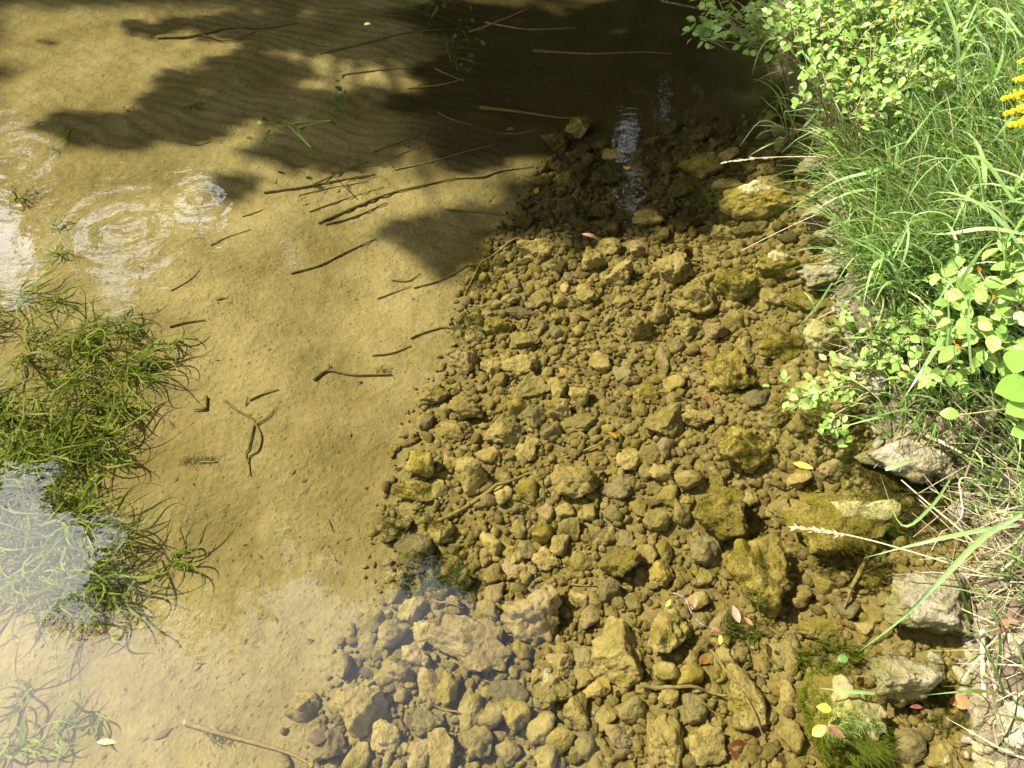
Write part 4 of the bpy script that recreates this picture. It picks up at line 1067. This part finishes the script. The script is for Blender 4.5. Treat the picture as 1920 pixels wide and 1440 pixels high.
for (pts, w) in [([(1478, 258, .05), (1462, 238, .13), (1425, 228, .15), (1386, 275, .07)], .009), ([(1478, 258, .05), (1470, 240, .12), (1440, 236, .14), (1408, 236, .13)], .012), ([(1476, 258, .05), (1460, 215, .16), (1440, 195, .20), (1424, 178, .22)], .010),
                 ([(1478, 258, .05), (1468, 215, .16), (1462, 190, .2), (1452, 172, .22)], .006), ([(1480, 258, .05), (1470, 215, .18), (1478, 208, .19), (1492, 207, .17)], .008), ([(1480, 258, .05), (1510, 235, .14), (1535, 205, .2), (1560, 190, .24)], .011),
                 ([(1476, 260, .05), (1450, 268, .10), (1425, 280, .08), (1402, 294, .04)], .008), ([(1482, 262, .05), (1505, 262, .09), (1530, 252, .14), (1550, 235, .18)], .009), ([(1478, 258, .05), (1455, 245, .12), (1430, 248, .12), (1415, 262, .09)], .007)]:
    P = [q - b0 for q in smooth_path([at(*q) for q in pts], 4)]; N = len(P); V = []; F = []
    for i, p in enumerate(P):
        t = P[min(i + 1, N - 1)] - P[max(i - 1, 0)]; t = t / np.linalg.norm(t); sv = np.cross(t, [.2, -.3, 1]); sv /= np.linalg.norm(sv); u_ = np.cross(sv, t); f = i / (N - 1); ww = w * .5 * min(1, (1 - f) * 1.7 + .04)
        V += [p - sv * ww + u_ * ww * .4, p, p + sv * ww + u_ * ww * .4]
    for i in range(N - 1):
        a_ = 3 * i; F += [(a_, a_ + 1, a_ + 4, a_ + 3), (a_ + 1, a_ + 2, a_ + 5, a_ + 4)]
    link('blade', mesh('blade', V, F, M['reed']), tf)
k = 0
while k < 34:
    px, py = random.uniform(1590, 1990), random.uniform(120, 640)
    b0 = at(px, py, .2)
    if b0[0] - float(xw(b0[1])) < .08: continue
    k += 1; reed(px, py, random.uniform(.16, .38), random.randint(5, 8), 'broad-bladed green grass plant in the tangle on the bank', GR, None, (random.gauss(-.35, .25), random.gauss(0, .25)), random.uniform(.20, .36))

# ------------------------------------------------------------------ jewelweed: stem, leaves and flowers as parts
JL = [leaf_mesh('leaf', M['jewel'], 1, w_, f_, d_, t_, 5) for (w_, f_, d_, t_) in [(.62, .2, .15, 1.0), (.7, .3, .25, .95), (.55, .15, .1, 1.1), (.66, .35, .3, 1.0)]]
def flower_mesh():
    V, F = tube([(0, 0, 0), (.35, 0, -.05), (.7, 0, 0), (.95, 0, .1)], [.06, .22, .3, .42], 8); mgf = Merge(); mgf.add(V[:], F[:-1])
    for a in (-.9, 0, .9):
        c_, s_ = math.cos(a), math.sin(a); mgf.add([(.9, 0, .05), (1.15, .5 * s_ - .2 * c_, .45 * c_ - .25), (1.35, .8 * s_, .6 * c_ - .3), (1.15, .5 * s_ + .2 * c_, .45 * c_ - .2)], [(0, 1, 2, 3)])
    return mgf.build('flower', M['petal'])
FLM = flower_mesh()
def face(o, p, nrm, az, s):
    """stand a leaf at p with its face towards nrm"""
    zq = Vector(nrm).normalized(); x = Vector((math.cos(az), math.sin(az), -.15)); x = (x - zq * x.dot(zq)).normalized(); y = zq.cross(x)
    mt = Matrix((x, y, zq)).transposed().to_4x4(); o.matrix_basis = Matrix.Translation(Vector(p)) @ mt @ Matrix.Diagonal((s, s, s, 1))
def jewelweed(base, crown, rad, nl, lb, grp, size=(.026, .048), nf=1, name='jewelweed'):
    base, crown, rad = np.array(base), np.array(crown), np.array(rad)
    e = link(name, None); e.location = tuple(base); tag(e, lb, 'leafy plant', grp)
    m2 = Merge(); c = crown - base
    V, F = tube(smooth_path([np.zeros(3), c * .5 + np.array([.02, 0, .05]), c], 4), [.0042, .004, .004, .0038, .0036, .003, .003, .0025, .002], 6); m2.add(V, F)
    tips = []
    for i in range(max(4, nl // 6)):
        d = np.array([random.gauss(0, .6), random.gauss(0, .6), random.gauss(.15, .5)]); d = d / max(1, np.linalg.norm(d)) * rad
        V, F = tube([c * random.uniform(.45, .9), c * .9 + d * .5, c + d], [.0024, .002, .0013], 5); m2.add(V, F); tips.append((c * .9 + d * .5, c + d))
    link('stem', m2.build('stem', M['jewel_stem']), e)
    for i in range(nl):
        a, b_ = random.choice(tips); f = random.uniform(.1, 1.15)
        p = a + (b_ - a) * f + np.array([random.gauss(0, .018), random.gauss(0, .018), random.gauss(.004, .012)])
        o = link('leaf', random.choice(JL), e)
        nrm = np.array([-.30, -.05, .85]) + np.array([random.gauss(0, .42), random.gauss(0, .42), 0])
        face(o, p, nrm, random.uniform(0, 6.28), random.uniform(*size))
    for i in range(nf):
        a, b_ = random.choice(tips); o = link('flower', FLM, e)
        face(o, b_ + np.array([-.01, -.01, .015]), (random.gauss(0, .4), random.gauss(0, .4), 1), random.uniform(2, 4.5), random.uniform(.009, .012))
def ground_from(p, dx=.1):
    x, y = p[0] + dx, p[1] + random.gauss(0, .04); return np.array([x, y, max(bank_h(x, y), -.02)])
GJ = 'jewelweed plants on the bank'
# the sprig over the water
for (px, py, z, nl, lb) in [(1500, 745, .09, 58, 'small pale leafy sprig hanging over the shallows'), (1560, 720, .10, 42, 'leafy sprig rooted by the upright pale rock'), (1545, 790, .06, 26, 'lowest leafy sprig dipping towards the water')]:
    c0 = at(px, py, z); b0 = at(1640, 745, .03); jewelweed(b0, c0, (.10, .085, .05), nl, lb, GJ, (.020, .032), 1)
# shaded overhang at the far corner
for (px, py, z) in [(1350, 30, .34), (1400, 75, .28), (1330, 75, .18), (1430, 20, .42), (1390, 10, .45), (1460, 90, .26), (1500, 40, .42)]:
    c0 = at(px, py, z); jewelweed(ground_from(c0, .35), c0, (.17, .14, .13), 34, 'shaded leafy plant hanging out over the dark water', 'shaded overhanging plants', (.03, .055), 0)
# sunlit crowd at the top of the bank
k = 0
JT = [(1490, 60), (1540, 30), (1530, 110), (1580, 70), (1560, 150), (1620, 30), (1630, 110), (1680, 60), (1600, 150), (1690, 130), (1740, 30), (1660, 170), (1720, 100), (1560, 5), (1640, 0), (1700, 5), (1790, 60), (1510, 10), (1850, 40), (1590, 200), (1900, 10)]
for (px, py) in JT:
    c0 = at(px, py, .46); jewelweed(ground_from(c0, .12), c0, (.15, .15, .12), 56, 'sunlit jewelweed plant %s in the crowd above the grass' % ('bearing an orange flower' if px % 3 == 0 else 'without flowers'), GJ, (.018, .040), 1 if px % 3 == 0 else 0)
JM = [(1600, 630, .12), (1640, 650, .15), (1690, 640, .2), (1730, 670, .22), (1660, 610, .18), (1700, 720, .2), (1760, 700, .25), (1620, 690, .12), (1740, 610, .26)]
for (px, py, z) in JM:
    c0 = at(px, py, z); jewelweed(ground_from(c0, .08), c0, (.09, .09, .06), 22, 'low jewelweed plant spreading along the rocky edge', GJ, (.022, .038), 0)
JR = [(1830, 600, .34), (1880, 560, .38), (1850, 660, .32), (1900, 640, .36), (1800, 640, .3), (1900, 520, .40), (1840, 540, .36)]
for (px, py, z) in JR:
    c0 = at(px, py, z); jewelweed(ground_from(c0, .08), c0, (.10, .10, .08), 20, 'jewelweed plant with larger leaves and orange flowers beside the grass', GJ, (.030, .062), 1)
# broad leaves low on the bank
BIG = leaf_mesh('leaf', M['big_leaf'], 1, .78, .15, .2, 1.0, 8, .01)
e = link('broad_leaved_plant', None); b0 = at(1935, 800, .18); e.location = tuple(b0); tag(e, 'plant with a few broad smooth leaves above the dry stems', 'leafy plant')
m2 = Merge()
for (px, py, z, az, s) in [(1865, 735, .34, .1, .10), (1885, 775, .32, .3, .075), (1800, 778, .22, 2.8, .045), (1895, 815, .28, .2, .05), (1900, 700, .36, 1.0, .08)]:
    p = at(px, py, z) - b0; o = link('leaf', BIG, e); face(o, p, (-.25, -.2, .9), az, s)
    V, F = tube([(0, 0, -.05), p * .5 + np.array([0, 0, .05]), p], [.003, .0025, .002], 5); m2.add(V, F)
link('stem', m2.build('stem', M['jewel_stem']), e)

# ------------------------------------------------------------------ goldenrod at the edge of the picture
b0 = at(1975, 420, .25); e = link('goldenrod', None); e.location = tuple(b0); tag(e, 'goldenrod with bright yellow plumes beside the grass', 'flower')
tp = at(1960, 200, .66) - b0
V, F = tube(smooth_path([np.zeros(3), tp * .5, tp], 5), [.004] * 11, 6); link('stem', mesh('stem', V, F, M['jewel_stem']), e)
OV, OF = ico(1)
for (px, py, dx) in [(1903, 155, 0), (1880, 190, 0), (1884, 218, 0), (1893, 240, 0), (1915, 120, 0), (1930, 260, 0)]:
    tipp = at(px - 8, py, .64) - b0; rootp = at(px + 75, py + 2, .66) - b0; mid_ = (tipp + rootp) / 2 + np.array([0, 0, .02])
    P = smooth_path([rootp, mid_, tipp], 8); m2 = Merge()
    for q in range(280):
        f = random.random(); j = f * (len(P) - 1.01); a = P[int(j)]; w = .024 * (1.02 - f) ** .6
        c_ = a + np.array([random.gauss(0, w * .5), random.gauss(0, w * .5), random.gauss(.004, w * .35)]); r_ = random.uniform(.0022, .004)
        m2.add([c_ + v * r_ for v in OV[:12]], [tuple(f_) for f_ in ico(1)[1] if max(f_) < 12] or [(0, 1, 2)])
        m2.add([c_ + np.array(d_) * r_ for d_ in ((1, 0, 0), (-1, 0, 0), (0, 1, 0), (0, -1, 0), (0, 0, 1), (0, 0, -1))], [(0, 2, 4), (2, 1, 4), (1, 3, 4), (3, 0, 4), (2, 0, 5), (1, 2, 5), (3, 1, 5), (0, 3, 5)])
    link('flower_plume', m2.build('flower_plume', M['floret'], False), e)
for i in range(12):
    f = i / 12; o = link('leaf', BLM[3], e); o.location = tuple(tp * f); o.scale = (.1, .16, .1); o.rotation_euler = (0, .2, i * 2.4)

# ------------------------------------------------------------------ trees around the stream (they shade it and are mirrored in it)
def leaf_cloud(name, centers, radii, n_, size, mat, parent, flat=1.0):
    N = n_; idx = rng.integers(0, len(centers), N); C = np.asarray(centers)[idx]; Rr = np.asarray(radii)[idx]
    d = rng.normal(size=(N, 3)); d /= np.linalg.norm(d, axis=1)[:, None]; d *= (rng.random(N) ** .45)[:, None]
    P = C + d * Rr * np.array([1, 1, flat])
    W_ = P + np.array(parent.location); P = P[sun_open(W_) & gaps(W_)]
    return leaf_quads(name, P, size, mat, parent)
GLARE = [(25, 290, 3.0), (15, 450, 3.2), (100, 440, 1.0), (40, 360, 1.4), (0, 570, 2.2), (235, 450, 3.6), (372, 380, 2.5), (220, 560, 1.6), (330, 300, .9), (1175, 262, 1.5), (1185, 365, 1.3), (210, 640, 1.3), (60, 880, 2.0), (120, 820, 1.2), (60, 1080, 2.4), (285, 690, 1.2), (215, 720, 1.1), (40, 800, 1.6), (270, 250, .8)]
def gaps(P):
    """openings in the woods through which the sky is mirrored on the water"""
    keep = np.ones(len(P), bool)
    for (px, py, deg) in GLARE:
        o = at(px, py, 0); d = o - np.array([0, 0, CAM_H]); d[2] *= -1; d /= np.linalg.norm(d); v = P - o; v /= np.linalg.norm(v, axis=1)[:, None]
        keep &= (v @ d) < math.cos(R(deg))
    return keep
def sun_open(P):
    """True for leaves that do not shade the stretch of stream in the picture"""
    keep = np.ones(len(P), bool)
    for zz in (-.2, .4):
        S = P - np.outer((P[:, 2] - zz) / SUN[2], SUN)
        dep = S[:, 1] * math.cos(PITCH) + (CAM_H - zz) * math.sin(PITCH); dep = np.where(dep < .1, .1, dep)
        px = 960 + FPX * S[:, 0] / dep; py = 720 - FPX * (S[:, 1] * math.sin(PITCH) - (CAM_H - zz) * math.cos(PITCH)) / dep
        keep &= ~((px > -60) & (px < 2100) & (py > -25) & (py < 1600))
    return keep
def leaf_quads(name, P, size, mat, parent):
    N = len(P); a = rng.normal(size=(N, 3)); a[:, 2] *= .6; a /= np.linalg.norm(a, axis=1)[:, None]; b_ = np.cross(a, rng.normal(size=(N, 3))); b_ /= np.linalg.norm(b_, axis=1)[:, None]
    s = size * rng.uniform(.7, 1.3, (N, 1)); A, B = a * s, b_ * s * .34
    V = np.stack([P - A * .5, P + B, P + A * .5, P - B], 1).reshape(-1, 3); F = np.arange(4 * N).reshape(-1, 4)
    return link(name, mesh(name, V, F, M[mat]), parent)
def tree(base, h, crown_c, crown_r, n_, size, lb, seed, nclump=26, holes=None):
    r = np.random.default_rng(seed); z0 = bz(base[0], base[1]); e = link('tree', None); e.location = (base[0], base[1], z0 - .1); tag(e, lb, 'tree', 'trees around the stream')
    cc = np.array(crown_c) - np.array([base[0], base[1], z0 - .1]); cr_ = np.array(crown_r)
    mt = Merge(); V, F = tube(smooth_path([np.zeros(3), cc * .45 + r.normal(0, .15, 3), cc, cc + np.array([0, 0, cr_[2] * .6])], 4), list(np.linspace(h * .022, h * .005, 13)), 10, seed, .06); mt.add(V, F)
    cl = []; rd = []
    for i in range(nclump):
        d = r.normal(size=3); d /= np.linalg.norm(d); d *= r.random() ** .33; p = cc + d * cr_ * .85
        if not sun_open((p + np.array([base[0], base[1], z0]))[None])[0]: continue
        cl.append(p); rd.append(np.full(3, cr_.mean() * r.uniform(.22, .36)))
        st = cc * r.uniform(.5, 1.0); V, F = tube([st, (st + p) / 2 + r.normal(0, .1, 3), p], [h * .006, h * .004, h * .0015], 6, i, .05); mt.add(V, F)
    link('trunk', mt.build('trunk', M['bark']), e)
    leaf_cloud('crown', cl, rd, n_, size, 'tree_leaf', e, .8)
    return e, cc
tree((-12, 12), 25, (-12, 12, 15.5), (5.6, 5.6, 8.8), 24000, .36, 'tall broad tree on the far bank upstream', 1, 56)
tree((-5, 11.5), 19, (-5, 11.5, 12), (4.2, 4, 7.2), 16000, .34, 'tall slim tree on the far bank', 2, 34)
tree((2.2, 9.5), 17, (2, 9.2, 10.5), (4, 3.6, 6.5), 15000, .32, 'tall tree at the bend behind the leafy plants', 3, 34)
tree((-19, 8), 17, (-19, 8, 10.5), (4.5, 4.5, 6), 12000, .36, 'distant rounded tree on the open bank', 4, 28)
tree((4.6, 3.6), 11, (3.5, 3.5, 8.0), (3.5, 4.2, 3.4), 26000, .24, 'leaning tree on the grassy bank above the camera', 5, 60)
tree((1.6, 8.4), 10, (-.4, 6.4, 7.2), (3.3, 2.3, 2.2), 15000, .2, 'tree leaning far out over the dark water', 6, 44)
tree((4.4, 6.0), 9, (2.4, 5.4, 6.0), (2.6, 2.1, 1.8), 13000, .2, 'tree spreading low over the shaded pool', 7, 40)
for i, (x, y, hh, rr_, lb) in enumerate([(-8.4, 12.5, 13, 3.0, 'middle-sized tree between the two tallest trees'), (-1.5, 12.5, 15, 3.4, 'tree with a deep crown behind the slim tree'), (6.5, 11, 14, 3.6, 'tree with a wide crown beyond the bend'),
                                         (-16, 15, 15, 4.4, 'tree with a dark crown behind the broad one'), (-24, 14, 15, 4.6, 'tree at the end of the far bank wood'), (-3.2, 10.3, 8.5, 3.0, 'young dense tree among the far bank trunks'), (-6.8, 10.6, 8, 2.6, 'young rounded tree among the far bank trunks'), (.8, 10.2, 8.5, 2.8, 'young tree with a low crown by the bend')]):
    tree((x, y), hh, (x, y, hh * .52), (rr_, rr_, hh * .42), 11000, .34, lb, 40 + i, 34)
for i, (x, y, r_) in enumerate([(-8.5, 8.6, 1.7), (-5.0, 9.4, 1.8), (-2.5, 8.0, 1.7), (1.0, 7.6, 1.5), (3.2, 8.2, 1.7), (-11.5, 9, 2.0), (-15, 9.5, 2.2), (5.6, 7.4, 1.7)]):
    tree((x, y), 2.4 * r_ / 1.5, (x, y, .7 + r_ * 1.2), (r_ * 1.5, r_ * 1.2, r_ * 1.25), 12000, .22, 'bushy shrub at the foot of the far bank trees', 20 + i, 16)

# unseen trees added behind and on the near bank to block skylight
for i, (x, y, hh, rr_, lb) in enumerate([(7.5, 6.5, 13, 3.4, 'added unseen tree with a full crown on the grassy bank'), (8.5, 0.5, 14, 3.8, 'added unseen tree with a round crown further along the grassy bank'), (6.5, -4.5, 14, 3.8, 'added unseen tree downstream on the grassy bank'),
                                         (1.5, -7.5, 15, 4.2, 'added unseen tree standing over the downstream bend'), (-4.5, -8.0, 15, 4.2, 'added unseen tree with a deep crown downstream'), (-10, -6.5, 14, 4.0, 'added unseen tree at the downstream end of the open bank'), (-15, -2, 9, 3.6, 'added unseen low tree on the open bank')]):
    tree((x, y), hh, (x, y, hh * .52), (rr_, rr_, hh * .44), 9000, .4, lb, 60 + i, 34)

# the bough that shades the far water
SH = [(250, 190, 190, 45), (450, 115, 170, 50), (480, 18, 180, 24), (640, 195, 200, 60), (900, 120, 190, 110), (1130, 140, 200, 85), (1350, 130, 130, 140), (620, 32, 190, 40), (310, 8, 110, 14), (1000, 40, 200, 40), (1420, 200, 80, 70), (1050, 170, 120, 60), (880, 260, 90, 26), (980, 195, 160, 50), (810, 415, 95, 55), (990, 385, 110, 48),
      (1190, 375, 130, 80), (1330, 400, 70, 60), (390, 306, 42, 20), (700, 40, 120, 36), (1250, 250, 160, 70), (1250, 20, 160, 30), (560, 245, 150, 26), (1100, 290, 70, 40), (820, 200, 160, 50), (760, 5, 150, 22), (170, 205, 120, 26)]
bt = np.array([-6.4, 8.2]); e = link('tree', None); zb = bz(*bt); e.location = (bt[0], bt[1], zb - .1); tag(e, 'tree whose low bough throws the dappled shade on the far water', 'tree', 'trees around the stream')
org = np.array([bt[0], bt[1], zb - .1]); PP = []; mt = Merge(); ends = []
for (px, py, rx, ry, zs_) in [(*q, -.2) for q in SH] + [(1375, 45, 110, 70, .33)]:
    S0 = at(px, py, zs_); K = random.uniform(7.5, 9.0); ex = at(px + rx, py, zs_) - S0; ey = at(px, py - ry, zs_) - S0
    area_ = math.pi * np.linalg.norm(ex) * np.linalg.norm(ey); N = int(area_ * 1900) + 40
    a = rng.random(N) * 6.283; q = np.sqrt(rng.random(N)) ; wob = 1 + .25 * np.sin(a * 3 + px) + .15 * np.sin(a * 7 + py)
    if px < 760 and rx > 60:
        m_ = 11; ca, cq = rng.random(m_) * 6.283, np.sqrt(rng.random(m_)) * .95; ci = rng.integers(0, m_, N)
        gx_, gy_ = np.cos(ca[ci]) * cq[ci] + rng.normal(0, .17, N), np.sin(ca[ci]) * cq[ci] + rng.normal(0, .2, N); q = np.hypot(gx_, gy_); a = np.arctan2(gy_, gx_); wob = 1.0
    P = S0 + np.outer(np.cos(a) * q * wob, ex) + np.outer(np.sin(a) * q * wob, ey) + np.outer(K + rng.normal(0, .35, N), SUN)
    PP.append(P - org); ends.append(S0 + SUN * K - org)
fork = np.array([.3, -.8, 4.6])
V, F = tube(smooth_path([np.zeros(3), np.array([.1, -.2, 2.4]), fork, np.array([0, .4, 8.5]), np.array([.2, .8, 11])], 4), list(np.linspace(.2, .05, 17)), 10, 3, .06); mt.add(V, F)
for i, q in enumerate(ends):
    V, F = tube(smooth_path([fork + np.array([0, .1, .2 * (i % 4)]), (fork + q) / 2 + np.array([0, 0, .25]), q], 4), list(np.linspace(.045, .008, 9)), 6, i, .05); mt.add(V, F)
PP.append(np.array([0, 1.6, 9.2]) + rng.normal(size=(5000, 3)) * np.array([1.6, 1.0, 1.6]))
link('trunk', mt.build('trunk', M['bark']), e)
leaf_quads('crown', np.concatenate(PP), .12, 'tree_leaf', e)
